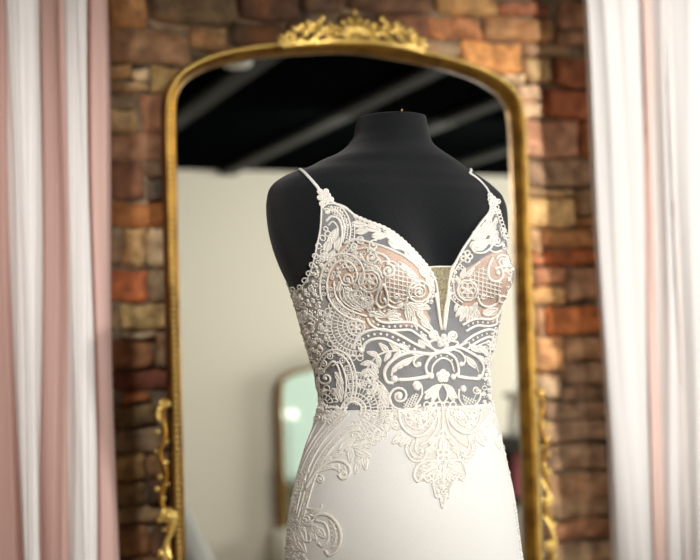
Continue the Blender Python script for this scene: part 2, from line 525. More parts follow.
def hit(px, py):
    k = ray(px, py)
    loc, n, idx, dist = BV.ray_cast(CAM, k, 6)
    if loc is None:
        q = at_depth(px, py, D - .02)
        loc, n, idx, dist = BV.find_nearest(q)
        n = (n - (n.dot(d_)) * d_).normalized() if (n - (n.dot(d_)) * d_).length > .01 else n
        return Vector(loc), outn(loc, n), idx
    return Vector(loc), outn(loc, n), idx
def outn(loc, n):
    v = Vector((loc.x - AX.x, loc.y - AX.y, 0))
    return n if n.dot(v) > 0 else -n
def th_z(px, py):
    loc, n, idx = hit(px, py)
    j, i = divmod(min(idx, (NR - 1) * NC - 1), NC)
    a, b_, c, e = G[j, i], G[j, (i + 1) % NC], G[j + 1, (i + 1) % NC], G[j + 1, i]
    P_ = np.array(loc)
    ee = (b_ - a); t = np.clip(np.dot(P_ - a, ee) / max(1e-12, np.dot(ee, ee)), 0, 1)
    return th[i] + t * (2 * math.pi / NC), P_[2]

# ------------------------------------------------------------------ the gown
gown = empty('wedding_dress', (AX.x + .001, AX.y, 0), 'ivory wedding dress with lace bodice and spaghetti straps on the black form', 'dress')

def smoothn(p, off):
    """surface point for a picture position, averaged normal, lifted by off"""
    loc, n, _ = hit(p[0], p[1])
    return loc + n * off, n

# neckline in (theta, z)
edgeL = [(277, 286), (288, 288), (299, 290), (304, 285), (309, 277), (314, 262), (317.5, 245), (320.5, 230), (321.5, 215), (322, 200), (322.5, 193)]
neckL = [(328, 196), (333, 203), (345, 208), (356, 217), (370, 223), (385, 229), (397, 237), (411, 250), (420, 260), (428, 270), (434, 281), (436.5, 293), (438, 308), (441, 331)]
neckR = [(444.5, 308), (447.5, 293), (449, 280), (454, 266), (462, 251), (470, 239), (480, 224), (488, 213), (489.5, 203), (489.5, 196)]
edgeR = [(493, 200), (497, 212), (502, 228), (506, 240)]
pts = [th_z(*q) for q in edgeL + neckL + neckR + edgeR]
tt = np.array([q[0] for q in pts]); zt = np.array([q[1] for q in pts])
o_ = np.argsort(tt); tt, zt = tt[o_], zt[o_]
zback = z_of(292)
tt = np.concatenate([[-math.pi, tt[0] - .3], tt, [tt[-1] + .5, math.pi]])
zt = np.concatenate([[zback, zback], zt, [zback, zback]])
cols_t = np.unique(np.concatenate([np.linspace(-math.pi, math.pi, 400, endpoint=False), tt[1:-1]]))
ztop = np.interp(cols_t, tt, zt)
nr = 70
zw = z_of(409)
fr = np.linspace(0, 1, nr)
ZZ = zw + (ztop[None, :] - zw) * fr[:, None]
TT = np.repeat(cols_t[None, :], nr, 0)
g = body(TT, ZZ, 1, .0018)
mesh_obj('sheer_bodice', g.reshape(-1, 3), grid_faces(nr, len(cols_t)), M['tulle'], gown)

# skirt: fitted to the hip, then a soft trumpet to the floor
nsk, ncs = 170, 260
ths = np.linspace(-math.pi, math.pi, ncs, endpoint=False)
zr = np.concatenate([np.linspace(0.012, TZ[-1] + .01, 60, endpoint=False), np.linspace(TZ[-1] + .01, zw + .006, nsk - 60)])
T2, Z2 = np.meshgrid(ths, zr)
base = body(T2, np.maximum(Z2, TZ[-1] + .001), 0, .0042)
cxy = np.array([AX.x, AX.y])
down = np.clip((TZ[-1] + .01 - Z2) / TZ[-1], 0, 1)
sc = 1 + 2.3 * np.clip(down, 0, 1) ** 1.05
wav = down ** 1.3 * .10 * (np.sin(T2 * 9 + 1) + .5 * np.sin(T2 * 17))
base[..., :2] = cxy + (base[..., :2] - cxy) * (sc + wav)[..., None]
# very soft ease folds low on the front
base[..., 2] = Z2
mesh_obj('skirt', base.reshape(-1, 3), grid_faces(nsk, ncs), M['crepe'], gown)
SK = BVHTree.FromPolygons([Vector(v) for v in base.reshape(-1, 3)], grid_faces(nsk, ncs))

def surf(px, py, off):
    loc, n, _ = hit(px, py)
    o = off + (.0042 if py > 408 else .0018)
    return loc + n * o, n

def patch(name, poly, off, mat, step=2.2, parent=None, dep=None):
    P_ = crom(poly, 4, True)
    vs = [Vector(q) for q in P_]; ne = len(vs)
    xs, ys = [q[0] for q in P_], [q[1] for q in P_]
    y = min(ys)
    while y < max(ys):
        x = min(xs)
        while x < max(xs):
            vs.append(Vector((x + (random.random() - .5) * .2, y))); x += step
        y += step
    r = delaunay_2d_cdt(vs, [(i, (i + 1) % ne) for i in range(ne)], [list(range(ne))], 1, 1e-4)
    v3 = []
    for q in r[0]:
        p3, n = surf(q.x, q.y, off)
        v3.append(p3)
    return mesh_obj(name, v3, r[2], mat, parent or gown)

# nude cup linings and the plunge panel
patch('cup_lining', [(331, 252), (346, 244), (366, 244), (388, 249), (404, 257), (417, 268), (426, 280), (429, 292), (424, 302), (427, 312), (430, 322), (418, 326), (400, 325), (380, 323), (362, 330), (348, 322), (334, 308), (326, 290), (325, 268)], -.0008, M['lining'])
patch('cup_lining', [(505, 250), (490, 254), (474, 264), (461, 272), (456, 284), (455, 297), (462, 305), (458, 316), (466, 322), (480, 320), (497, 322), (504, 312), (511, 296), (515, 280), (513, 262)], -.0008, M['lining'])
patch('plunge_panel', [(427.5, 267.5), (440, 266.5), (454.5, 267), (450, 280), (448.5, 294), (445.5, 312), (441.2, 332), (437.3, 312), (435.8, 294), (433, 280)], .0002, M['panel'], 1.6)

LACE = {k: MB() for k in ('bodice_lace', 'waist_lace', 'hip_lace', 'front_applique', 'side_lace', 'neckline_trim')}
PEARL = MB()
cur = ['bodice_lace']
PX = D / F   # metres per picture pixel at the dress

def cord(pts, w=1.7, closed=False, n=5, off=.0006, flat=.75, tap=False, smooth=True):
    q = crom(pts, n, closed) if smooth else pts
    P3, N3 = [], []
    for a in q:
        p, nn = surf(a[0], a[1], off)
        P3.append(p); N3.append(nn)
    # steady the normals and kill depth jumps at the outline
    if len(P3) > 2 and max((P3[i + 1] - P3[i]).length for i in range(len(P3) - 1)) > .03: return
    LACE[cur[0]].tube(P3, (w * 1.12 + .15) * PX / 2, N3, flat, 6, closed, (lambda t: max(.25, min(1, 4 * t, 4 * (1 - t)))) if tap else None)

def bead(x, y, r=1.6, flat=.7, mat=None):
    p, n = surf(x, y, .0006)
    (PEARL if mat else LACE[cur[0]]).ball(p, r * PX, n, flat, 8, 5)

def ring(x, y, r, w=1.1, sq=1.0, rot=0):
    q = [(x + r * math.cos(t) * math.cos(rot) - r * sq * math.sin(t) * math.sin(rot), y + r * math.cos(t) * math.sin(rot) + r * sq * math.sin(t) * math.cos(rot)) for t in np.linspace(0, 2 * math.pi, 10, endpoint=False)]
    cord(q, w, True, 1, smooth=False)

def spiral(x, y, r, turns=1.5, a0=0, dirn=1, w=1.7, tail=None):
    q = []
    n = int(turns * 12)
    for i in range(n + 1):
        t = i / n
        rr = r * (1 - .82 * t)
        a = math.radians(a0) + dirn * t * turns * 2 * math.pi
        q.append((x + rr * math.cos(a), y + rr * math.sin(a)))
    if tail: q = crom(list(tail) + [q[0]], 4)[:-1] + q
    cord(q, w, n=1, smooth=False)
    bead(x, y, max(1.2, r * .26))

def leaf(x0, y0, x1, y1, w=.32, cw=1.2, fill=True):
    dx, dy = x1 - x0, y1 - y0
    L = math.hypot(dx, dy); nx, ny = -dy / L, dx / L
    a = [(x0, y0), (x0 + dx * .35 + nx * w * L * .8, y0 + dy * .35 + ny * w * L * .8), (x0 + dx * .7 + nx * w * L * .5, y0 + dy * .7 + ny * w * L * .5), (x1, y1),
         (x0 + dx * .7 - nx * w * L * .5, y0 + dy * .7 - ny * w * L * .5), (x0 + dx * .35 - nx * w * L * .8, y0 + dy * .35 - ny * w * L * .8)]
    cord(a, cw, True, 3)
    if fill:
        m = crom(a, 3, True)
        v = [surf(q[0], q[1], .0005)[0] for q in m]
        c_, n_ = surf(x0 + dx * .5, y0 + dy * .5, .0012)
        LACE[cur[0]].add(v + [c_], [(i, (i + 1) % len(v), len(v)) for i in range(len(v))])
    cord([(x0, y0), (x1 - dx * .15, y1 - dy * .15)], .7, n=3, off=.0016)

def flower(x, y, r, n=5, w=1.1, a0=0, core=True):
    for k in range(n):
        a = math.radians(a0) + 2 * math.pi * k / n
        ring(x + r * .6 * math.cos(a), y + r * .6 * math.sin(a), r * .4, w)
    if core: bead(x, y, r * .25)

def offs(q, d):
    out = []
    for i, p in enumerate(q):
        a, b_ = q[max(0, i - 1)], q[min(len(q) - 1, i + 1)]
        dx, dy = b_[0] - a[0], b_[1] - a[1]
        L = math.hypot(dx, dy) or 1
        out.append((p[0] - dy / L * d, p[1] + dx / L * d))
    return out

def arclen(q, step):
    out, acc = [q[0]], 0
    for a, b_ in zip(q, q[1:]):
        L = math.hypot(b_[0] - a[0], b_[1] - a[1])
        while acc + L >= step:
            t = (step - acc) / L
            a = (a[0] + (b_[0] - a[0]) * t, a[1] + (b_[1] - a[1]) * t)
            out.append(a); L = math.hypot(b_[0] - a[0], b_[1] - a[1]); acc = 0
        acc += L
    return out

def channel(pts, w=7, cw=1.9, br=1.15, step=4.2, rings=False, net=True):
    """two cords with a row of beads or eyelet rings between them"""
    q = crom(pts, 6)
    cord(offs(q, w / 2), cw, n=1, smooth=False); cord(offs(q, -w / 2), cw, n=1, smooth=False)
    for i, p in enumerate(arclen(q, step)[1:-1]):
        if rings: ring(p[0], p[1], w * .26, .9); bead(p[0], p[1], .7)
        else: bead(p[0], p[1], br)

def fan(cx, cy, radii, a0, a1, spokes=None, loops=True, w=1.0, sq=1.0):
    """crocheted fan: arcs joined by spokes, rows of little eyelets, scalloped rim"""
    def P_(r, a): return (cx + r * math.cos(math.radians(a)), cy + sq * r * math.sin(math.radians(a)))
    for r in radii:
        cord([P_(r, a) for a in np.linspace(a0, a1, max(5, int(abs(a1 - a0) * r / 250) + 3))], w)
    for r, R in zip(radii, radii[1:]):
        n = max(3, int(math.radians(abs(a1 - a0)) * (r + R) / 2 / 3.3))
        for k in range(n + 1):
            a = a0 + (a1 - a0) * k / n
            cord([P_(r, a), P_(R, a)], .9, n=2)
    if loops:
        R = radii[-1]
        n = max(3, int(math.radians(abs(a1 - a0)) * R / 6))
        for k in range(n):
            a = a0 + (a1 - a0) * (k + .5) / n
            p = P_(R + 1.6, a)
            ring(p[0], p[1], 2.9, 1.1)

def inside(p, poly):
    x, y = p; c = False
    for i in range(len(poly)):
        x0, y0 = poly[i]; x1, y1 = poly[i - 1]
        if (y0 > y) != (y1 > y) and x < (x1 - x0) * (y - y0) / (y1 - y0) + x0: c = not c
    return c

def scatter(poly, step=4.6, r=(1.4, 2.6), w=1.0, jit=1.3):
    """dense guipure filling: little eyelets, petals and picots"""
    xs, ys = [q[0] for q in poly], [q[1] for q in poly]
    y, row = min(ys), 0
    while y < max(ys):
        x = min(xs) + (row % 2) * step / 2
        while x < max(xs):
            p = (x + random.uniform(-jit, jit), y + random.uniform(-jit, jit))
            if inside(p, poly):
                k = random.random()
                R = random.uniform(*r)
                if k < .28: ring(p[0], p[1], R, w)
                elif k < .6: bead(p[0], p[1], R * .5)
                elif k < .85:
                    a = random.uniform(0, 6.28)
                    leaf(p[0] - R * math.cos(a), p[1] - R * math.sin(a), p[0] + 1.4 * R * math.cos(a), p[1] + 1.4 * R * math.sin(a), .4, w, random.random() < .5)
                else:
                    a = random.uniform(0, 360)
                    spiral(p[0], p[1], R * 1.15, 1.0, a, random.choice((-1, 1)), w)
            x += step
        y += step * .87; row += 1

def lattice(poly, step=3.4, a=25, w=.75):
    xs, ys = [q[0] for q in poly], [q[1] for q in poly]
    cx, cy = sum(xs) / len(xs), sum(ys) / len(ys)
    R = max(max(xs) - min(xs), max(ys) - min(ys)) * .8
    for ang in (a, a + 78):
        ca, sa = math.cos(math.radians(ang)), math.sin(math.radians(ang))
        for o in np.arange(-R, R, step):
            run = []
            for t in np.arange(-R, R, 1.6):
                p = (cx + t * ca - o * sa, cy + t * sa + o * ca)
                if inside(p, poly): run.append(p)
                else:
                    if len(run) > 2: cord(run, w, n=1, smooth=False, off=.0003)
                    run = []
            if len(run) > 2: cord(run, w, n=1, smooth=False, off=.0003)

# ---- left side of the bodice (under the arm): dense guipure
sideL = [(286, 284), (300, 291), (311, 283), (318, 262), (322, 240), (326, 258), (318, 285), (322, 305), (330, 318), (326, 340), (322, 352), (316, 368), (318, 404), (340, 408), (322, 412), (313, 392), (309, 362), (301, 335), (293, 306)]
scatter(sideL, 4.0, (1.1, 2.7), 1.15, 1.9)
for _k in range(26):
    _t = _k / 25; _x = 297 + 22 * _t + random.uniform(-4, 6); _y = 292 + 112 * _t
    leaf(_x, _y, _x + random.uniform(-5, 6), _y + random.choice((-6, 6)), .3, 1.3)
patch('lace_net', [(290, 288), (300, 292), (310, 285), (317, 266), (326, 268), (322, 290), (332, 310), (328, 345), (318, 372), (318, 404), (314, 392), (307, 355), (297, 320)], .0001, M['lacenet'])
patch('lace_net', [(291, 292), (306, 290), (316, 300), (323, 318), (324, 340), (317, 362), (312, 366), (306, 345), (299, 320)], .0003, M['lacenet'])
# loops along the arm opening
for (x, y, r) in ((319, 246, 3), (324, 252, 3.3), (316, 256, 3), (313, 265, 3), (310, 273, 3), (306, 280, 3), (301, 287, 2.6), (323, 238, 3), (328, 234, 3), (331, 241, 3.6), (326, 229, 2.4), (335, 236, 3), (294, 289, 2.4), (289, 286, 2.2)):
    ring(x, y, r, 1.2, .8, random.random())
# ruffled scrap standing off the back edge
cord([(290, 281), (285, 275), (281, 269), (277, 266), (276, 270), (280, 274), (284, 280)], 1.6)
# strap root
cur[0] = 'neckline_trim'
for (x, y) in ((320, 192), (323, 195), (326, 192), (328, 196), (324, 200), (320, 198), (322, 204), (327, 201), (331, 200)):
    ring(x, y, 2.2, 1.5); bead(x, y, 1.3)
for (x, y) in ((489, 196), (492, 199), (494, 203), (490, 204), (497, 202), (493, 209), (497, 212), (491, 213), (489, 200)):
    ring(x, y, 2.1, 1.5); bead(x, y, 1.2)
cord(edgeL[2:], 1.5); cord(neckL[:-1] + [(440, 330)], 2.4); cord([(443, 330)] + neckR, 2.4); cord(edgeR + [(511, 256), (515, 268)], 1.7)
cord(offs(crom(neckL[3:12], 3), 3.2), 1.0, n=1, smooth=False)
for i, p in enumerate(arclen(crom(neckL[3:11], 6), 5.0)):
    ring(p[0], p[1] + .3, 2.3, 1.2, .7, .6)
for i, p in enumerate(arclen(crom(edgeR + [(511, 256), (515, 268), (517, 280), (515, 292)], 6), 4.0)):
    ring(p[0], p[1], 2.0, 1.2)
# the two thick cords that run down the plunge
cord([(434, 293), (437, 308), (440.5, 330)], 3.0, off=.001); cord([(449, 293), (446.5, 308), (443.5, 330)], 3.0, off=.001)
cord([(427, 267.5), (440, 266.8), (455, 267)], 1.1)

cur[0] = 'bodice_lace'
# ---- left shoulder triangle
channel([(324, 211), (329, 207), (338, 209), (345, 218), (348, 230), (346, 244)], 6, 1.5, .8, 3)
lattice([(328, 206), (340, 207), (349, 220), (350, 240), (344, 240), (341, 222), (330, 212)], 2.6, 20)
spiral(327, 212, 3.6, 1.2, 200, 1, 1.6)
cord([(326, 222), (331, 217), (338, 219), (342, 228), (342, 240), (338, 252)], 2.0)
cord([(328, 226), (333, 222), (338, 228), (338, 238)], 1.3)
for l in ((330, 243, 337, 229), (326, 252, 331, 238), (336, 250, 341, 238), (322, 262, 327, 250), (328, 262, 335, 250)): leaf(*l)
channel([(352, 224), (353, 234), (350, 246), (341, 256)], 4, 1.3, .8, 3)
# ---- border leaves between neckline and cup seam
for l in ((352, 224, 366, 226), (356, 233, 370, 230), (366, 227, 380, 232), (372, 237, 388, 236), (384, 233, 398, 241), (388, 242, 404, 250), (398, 243, 412, 254), (404, 252, 418, 264), (412, 256, 424, 268), (418, 267, 429, 280), (425, 276, 433, 290)):
    leaf(*l, .26, 1.5)
for (x, y, r, a, dd) in ((361, 240, 4.5, 40, 1), (374, 246, 5.5, 300, -1), (355, 247, 4, 90, 1)): spiral(x, y, r, 1.4, a, dd, 1.7)
flower(412, 258, 4, 4, 1.2); flower(422, 272, 3.6, 4, 1.2)
cord([(344, 244), (356, 240), (370, 243), (388, 249), (404, 257), (417, 268), (426, 281), (429, 292), (424, 303), (415, 307)], 2.2)
scatter([(420, 270), (434, 284), (436, 298), (430, 306), (418, 308), (430, 298), (430, 286)], 3.8, (1.2, 2))
# ---- left cup
channel([(326, 300), (324, 285), (327, 270), (336, 259), (349, 258), (359, 266), (361, 278), (354, 287), (346, 284)], 7, 2.0, 1.1, 6.2, True)
channel([(331, 283), (333, 297), (341, 308), (353, 315), (366, 319)], 7, 2.0, 1.1, 6.0, True)
spiral(348, 279, 7, 1.6, 160, -1, 2.0)
for (x, y) in ((345, 266), (352, 269), (356, 275)): ring(x, y, 2.2, 1.3)
for k, dd in enumerate((0, 4, 8, 12)):
    cord([(340 + dd, 286 + k), (341 + dd, 297), (350 + dd * .8, 306 - dd * .2), (362 + dd * .5, 311 - dd * .4)], 1.4)
for l in ((344, 300, 352, 288), (350, 304, 357, 291), (338, 292, 343, 281)): leaf(*l, .25)
spiral(372, 258, 6, 1.5, 0, 1, 2.0, [(350, 252), (360, 249), (372, 249)])
spiral(388, 271, 7, 1.6, 250, 1, 2.2, [(374, 252), (384, 256), (389, 262)])
cord([(360, 253), (366, 262), (378, 268), (383, 278)], 1.8)
for (x, y) in ((356, 254), (361, 258), (366, 265), (372, 268), (378, 270)): bead(x, y, 1.6); ring(x, y, 2.4, 1.0)
# rose medallion
ring(370, 281, 11, 2.0); ring(370, 281, 8, 1.3); flower(370, 281, 8, 6, 1.3); ring(370, 281, 3, 1.5)
flower(363, 298, 9.5, 7, 1.5, 20); spiral(363, 298, 4, 1.5, 0, 1, 1.4)
cord([(384, 283), (378, 292), (376, 301), (381, 307), (387, 303), (387, 293), (384, 283)], 2.2)
cord([(382, 290), (380, 298), (383, 302), (385, 297)], 1.1)
lattice([(384, 272), (398, 262), (414, 272), (424, 284), (420, 298), (400, 300), (386, 298)], 4.2, 12, .95)
ring(418, 291, 10.5, 2.0); spiral(418, 291, 7.5, 2, 180, 1, 1.6)
cord([(384, 297), (388, 304), (396, 307), (404, 303), (407, 296)], 2.2); cord([(388, 298), (394, 302), (401, 300)], 1.3); spiral(396, 296, 4, 1.4, 90, -1, 1.4)
for (x, y) in ((404, 268), (410, 274), (415, 281)): leaf(x - 4, y - 2, x + 4, y + 3, .3)
for k, l in enumerate(((386, 316, 396, 309), (386, 316, 400, 314), (388, 318, 402, 320), (374, 312, 386, 316), (366, 308, 374, 300))): leaf(*l, .28, 1.5)
for l in ((406, 303, 414, 318), (408, 302, 422, 312), (410, 304, 429, 308), (406, 306, 408, 322), (412, 316, 416, 328), (416, 312, 427, 321), (420, 320, 432, 330), (396, 308, 402, 302)): leaf(*l, .2, 1.6)
cord([(340, 318), (352, 310), (360, 306)], 1.3)
ring(356, 327, 8.5, 1.8); flower(356, 327, 6.5, 6, 1.3)
patch('lace_net', [(334, 256), (348, 248), (368, 248), (388, 252), (404, 260), (417, 270), (425, 282), (426, 292), (420, 303), (418, 318), (400, 320), (380, 318), (362, 322), (348, 314), (336, 302), (330, 285), (328, 268)], .0001, M['cupnet'])
patch('lace_net', [(503, 254), (490, 258), (476, 268), (464, 276), (460, 286), (459, 296), (466, 305), (464, 315), (480, 316), (495, 316), (502, 306), (508, 294), (511, 280), (510, 264)], .0001, M['cupnet'])
scatter([(334, 262), (350, 252), (372, 250), (384, 262), (384, 272), (358, 266), (344, 272), (338, 290), (332, 280)], 5.2, (1.2, 2.2), .9)
scatter([(372, 292), (360, 306), (372, 312), (392, 312), (404, 306), (388, 306), (376, 304)], 5, (1.2, 2.2), .9)
for q in ([(346, 290), (350, 298), (358, 302)], [(380, 262), (392, 262), (400, 268)], [(398, 262), (410, 270), (418, 280)], [(340, 276), (344, 284), (352, 290)], [(480, 262), (470, 270), (464, 278)]): cord(q, 1.5)
# ---- bead channels under the left cup
cur[0] = 'waist_lace'
channel([(371, 316), (374, 322), (383, 326), (396, 326), (410, 326), (420, 332), (430, 340)], 8, 2.4, 1.35, 5.6)
spiral(372, 314, 4, 1.1, 20, -1, 2.2)
channel([(358, 350), (361, 341), (370, 335), (384, 334), (398, 340), (410, 347), (420, 352)], 9.5, 2.6, 1.45, 6.2)
bead(361, 350, 3.2)
# ---- crocheted fans
fan(358, 325, [11, 15, 20, 26, 31], 80, 235, w=1.2)
patch('lace_net', [(330, 312), (342, 304), (348, 314), (346, 328), (352, 340), (356, 350), (350, 358), (336, 348), (328, 332)], .0003, M['lacenet'])
# ---- left paisley
channel([(321, 404), (319, 388), (319, 370), (325, 356), (337, 351), (348, 358), (354, 372), (355, 388), (352, 404)], 3.5, 1.7, .6, 3)
spiral(327, 378, 8, 1.3, 250, -1, 2.0, [(333, 392), (341, 384), (340, 370), (334, 361)])
cord([(333, 366), (340, 362), (345, 372), (347, 384), (345, 400)], 1.9)
for (x, y) in ((331, 356), (325, 363), (323, 371), (343, 360), (348, 368), (350, 377), (351, 386), (350, 395)): ring(x, y, 2.6, 1.2); bead(x, y, 1)
for l in ((336, 372, 344, 384), (338, 380, 344, 394), (340, 390, 342, 402), (334, 396, 338, 388)): leaf(*l, .22)
fan(324, 404, [5, 10, 15], 190, 350, w=1.0)
# ---- leaf branch
cord([(404, 351), (390, 351), (378, 355), (370, 364), (364, 374)], 1.5)
for l in ((388, 352, 379, 343), (399, 351, 389, 342), (390, 352, 384, 361), (400, 352, 392, 360), (378, 355, 367, 352), (378, 356, 379, 367), (372, 362, 361, 364), (372, 363, 378, 373), (368, 369, 378, 378), (368, 369, 360, 376), (408, 350, 399, 344)): leaf(*l, .24, 1.3)
# ---- big centre scrolls
cord([(446, 349), (430, 354), (412, 352), (398, 356), (388, 364), (384, 373), (387, 382), (393, 383)], 3.2, off=.001)
cord([(416, 356), (402, 361), (393, 368), (391, 376)], 1.8); bead(394, 379, 3.8)
for l in ((392, 372, 398, 364), (397, 368, 405, 361), (402, 365, 412, 358)): leaf(*l, .25, 1.2)
cord([(428, 353), (418, 356), (413, 361), (415, 366), (420, 365)], 2.4); bead(418, 364, 2.8)
cord([(438, 352), (455, 347), (468, 352), (478, 359), (482, 368), (480, 377)], 3.0, off=.001); bead(478, 377, 3.2)
cord([(464, 356), (473, 362), (477, 372)], 1.7)
cord([(450, 349), (459, 352), (464, 359), (462, 365)], 2.2); bead(460, 364, 2.8)
for l in ((468, 345, 480, 352), (478, 346, 488, 355), (476, 356, 486, 364), (466, 358, 474, 368)): leaf(*l, .25, 1.2)
cord([(427, 377), (425, 366), (431, 356), (442, 352), (453, 357), (457, 367), (457, 377)], 2.8, off=.001)
cord([(431, 373), (432, 366), (437, 360), (443, 358), (450, 362), (453, 372)], 1.8)
for x, y in ((435, 357), (440, 355.5), (446, 356), (451, 360)): bead(x, y, 1.1)
bead(430, 376, 3.6); bead(427, 374, 2.6); bead(452, 377, 3.4); bead(456, 375, 2.6)
flower(442, 376, 6.2, 5, 1.9, -90); bead(442, 376, 2.2)
for k in range(5):
    a = math.radians(-90 + 72 * k); bead(442 + 3.8 * math.cos(a), 376 + 3.8 * math.sin(a), 2.2)
cord([(397, 380), (412, 379), (427, 376.5)], 3.4, off=.001); cord([(456, 376.5), (466, 378), (477, 379)], 3.2, off=.001)
# curls beside the plunge point and the little cluster
spiral(432, 335, 5.2, 1.7, 60, -1, 2.3, [(443, 351), (434, 350), (428, 343)]); spiral(452, 336, 5.2, 1.7, 120, 1, 2.3, [(441, 351), (450, 350), (457, 343)])
for (x, y) in ((437.5, 339), (443, 336.5), (447.5, 340), (439.5, 344), (445, 345), (442.5, 341)): bead(x, y, 2.3); ring(x, y, 2.6, .8)
cord([(420, 341), (426, 345), (436, 351)], 2.2); cord([(466, 342), (458, 346), (448, 351)], 2.2)
for l in ((420, 334, 426, 340), (424, 340, 430, 346), (418, 340, 424, 348)): leaf(*l, .3)

# ---- right cup
cur[0] = 'bodice_lace'
for l in ((472, 240, 482, 228), (476, 242, 487, 233), (474, 250, 489, 241), (470, 248, 478, 241), (482, 232, 490, 220), (488, 236, 494, 222), (490, 246, 496, 232), (486, 222, 491, 214)): leaf(*l, .3, 1.7)
spiral(475, 247, 4.5, 1.2, 0, 1, 2.0); cord([(471, 248), (475, 253), (484, 253), (491, 247), (493, 240)], 2.2); cord([(488, 250), (494, 253), (501, 251)], 2.0)
spiral(496, 242, 5.5, 1.6, 0, 1, 1.8)
flower(466, 257, 6, 5, 1.7)
cord([(506, 247), (492, 254), (476, 263), (463, 271), (456, 283), (455, 295), (460, 303)], 2.2)
channel([(461, 258), (453, 270), (451, 284), (453, 297), (461, 304)], 4.5, 1.2, .8, 3.2)
scatter([(456, 262), (449, 280), (450, 298), (458, 304), (454, 292), (456, 276), (464, 266)], 4, (1.2, 1.9))
ring(467, 290, 10, 2.0); flower(467, 290, 8, 6, 1.4); spiral(467, 290, 4, 1.5, 0, 1, 1.4)
for l in ((461, 279, 465, 268), (466, 277, 474, 268), (460, 284, 456, 276)): leaf(*l, .25)
lattice([(466, 276), (486, 264), (490, 278), (502, 282), (500, 296), (478, 300), (476, 288)], 4.0, 14, .95)
cord([(492, 258), (488, 268), (489, 278), (496, 281), (502, 276), (500, 268), (494, 269)], 2.3); bead(497, 273, 2.6)
spiral(502, 262, 7, 1.7, 200, 1, 2.0)
cord([(477, 296), (480, 303), (488, 306), (496, 302), (499, 294)], 2.2)
flower(507, 298, 9, 5, 1.9, 30); spiral(483, 295, 3.6, 1.4, 0, 1, 1.3)
ring(489, 311, 7.5, 1.4, .5, -.2); leaf(482, 313, 497, 308, .2); leaf(472, 320, 475, 308, .3); leaf(478, 318, 474, 306, .2)
for l in ((462, 306, 455, 316), (466, 306, 459, 321), (470, 306, 466, 322), (456, 304, 454, 311), (476, 302, 470, 314)): leaf(*l, .2, 1.6)
scatter([(490, 206), (496, 212), (503, 232), (511, 254), (503, 250), (497, 230), (490, 218)], 3.8, (1.3, 2.2), 1.2)
scatter([(500, 246), (509, 252), (516, 268), (518, 282), (514, 300), (506, 326), (500, 340), (497, 322), (503, 304), (506, 282), (504, 266)], 3.9, (1.3, 2.3), 1.2)
cur[0] = 'waist_lace'
channel([(463, 328), (475, 322), (490, 322), (500, 316), (508, 304)], 7, 2.3, 1.3, 5)
channel([(464, 346), (475, 338), (488, 333), (496, 338), (497, 350)], 7.5, 2.4, 1.3, 5)
cord([(470, 350), (480, 344), (490, 342), (492, 352)], 1.4)
scatter([(482, 346), (500, 330), (502, 338), (496, 352), (491, 372), (492, 396), (498, 410), (484, 408), (478, 396), (482, 382), (484, 368)], 3.9, (1.3, 2.2), 1.1)
# ---- above the waist seam
fan(354, 410, [8, 12, 17, 24, 31, 38], -100, 30, w=1.2, loops=False)
fan(354, 410, [8, 12], -185, 40, w=2.0, loops=False)
fan(352, 404, [4, 7], -190, 10, loops=False)
spiral(399, 396, 9, 1.5, 200, 1, 2.2, [(420, 405), (408, 411), (395, 408), (389, 400)])
bead(399, 397, 2.8); bead(416, 387, 4.2)
cord([(412, 386), (415, 382), (420, 385), (421, 395), (414, 407)], 2.0)
lattice([(402, 404), (408, 398), (416, 392), (419, 396), (412, 408), (404, 410)], 2.5, 35, .8)
bead(462, 389, 4.0); cord([(458, 389), (458, 399), (464, 407), (473, 406), (479, 397), (477, 389)], 2.1); lattice([(460, 394), (470, 398), (477, 393), (474, 404), (464, 405)], 2.5, 35, .8)
spiral(475, 390, 4.5, 1.3, 0, 1, 1.6)
cord([(441, 384), (437, 391), (438, 399), (442, 403), (446, 398), (446, 391), (442, 384)], 2.0)
for l in ((439, 385, 424, 399), (444, 385, 456, 398), (436, 389, 424, 393), (436, 392, 431, 402), (448, 391, 453, 402)): leaf(*l, .22, 1.6)
for x in (426, 432, 438, 446, 452): ring(x, 405, 3, 1.5)
for l in ((378, 384, 372, 394), (384, 388, 381, 400), (382, 396, 388, 408)): leaf(*l, .3)
scatter([(366, 372), (384, 386), (390, 408), (372, 410), (368, 396), (356, 384)], 4.2, (1.4, 2.4), 1.2)

# ---- applique below the seam
cur[0] = 'front_applique'
top = [(388, 408), (404, 405), (420, 408), (440, 404), (460, 408), (480, 404), (492, 404)]
patch('lace_net', [(390, 410), (440, 405), (488, 405), (484, 418), (474, 432), (470, 456), (462, 462), (464, 478), (450, 484), (446, 498), (441, 506), (436, 497), (430, 484), (415, 480), (414, 466), (408, 456), (410, 440), (398, 428)], .0006, M['lacenet'])
cord([(398, 410), (400, 424), (408, 434), (417, 437), (427, 431), (434, 419), (437, 408)], 2.6, off=.001)
cord([(403, 410), (406, 423), (416, 430), (426, 422), (431, 410)], 1.4)
cord([(445, 408), (448, 421), (456, 431), (466, 434), (475, 427), (479, 412)], 2.6, off=.001)
cord([(451, 410), (455, 421), (464, 427), (471, 420), (474, 410)], 1.4)
spiral(409, 414, 6, 1.5, 0, 1, 1.9); spiral(422, 415, 5, 1.4, 180, -1, 1.9); spiral(458, 415, 5, 1.5, 0, 1, 1.9); spiral(470, 414, 5, 1.4, 180, -1, 1.9)
scatter([(392, 408), (436, 406), (434, 418), (424, 428), (410, 428), (398, 420)], 5, (1.8, 3), 1.5); scatter([(446, 408), (484, 406), (476, 424), (462, 428), (450, 420)], 5, (1.8, 2.8), 1.5)
cord([(441, 405), (441, 425), (441, 448)], 2.0); cord([(438, 412), (435, 430), (426, 442), (418, 446)], 2.0); cord([(444, 412), (448, 430), (458, 442), (466, 447)], 2.0)
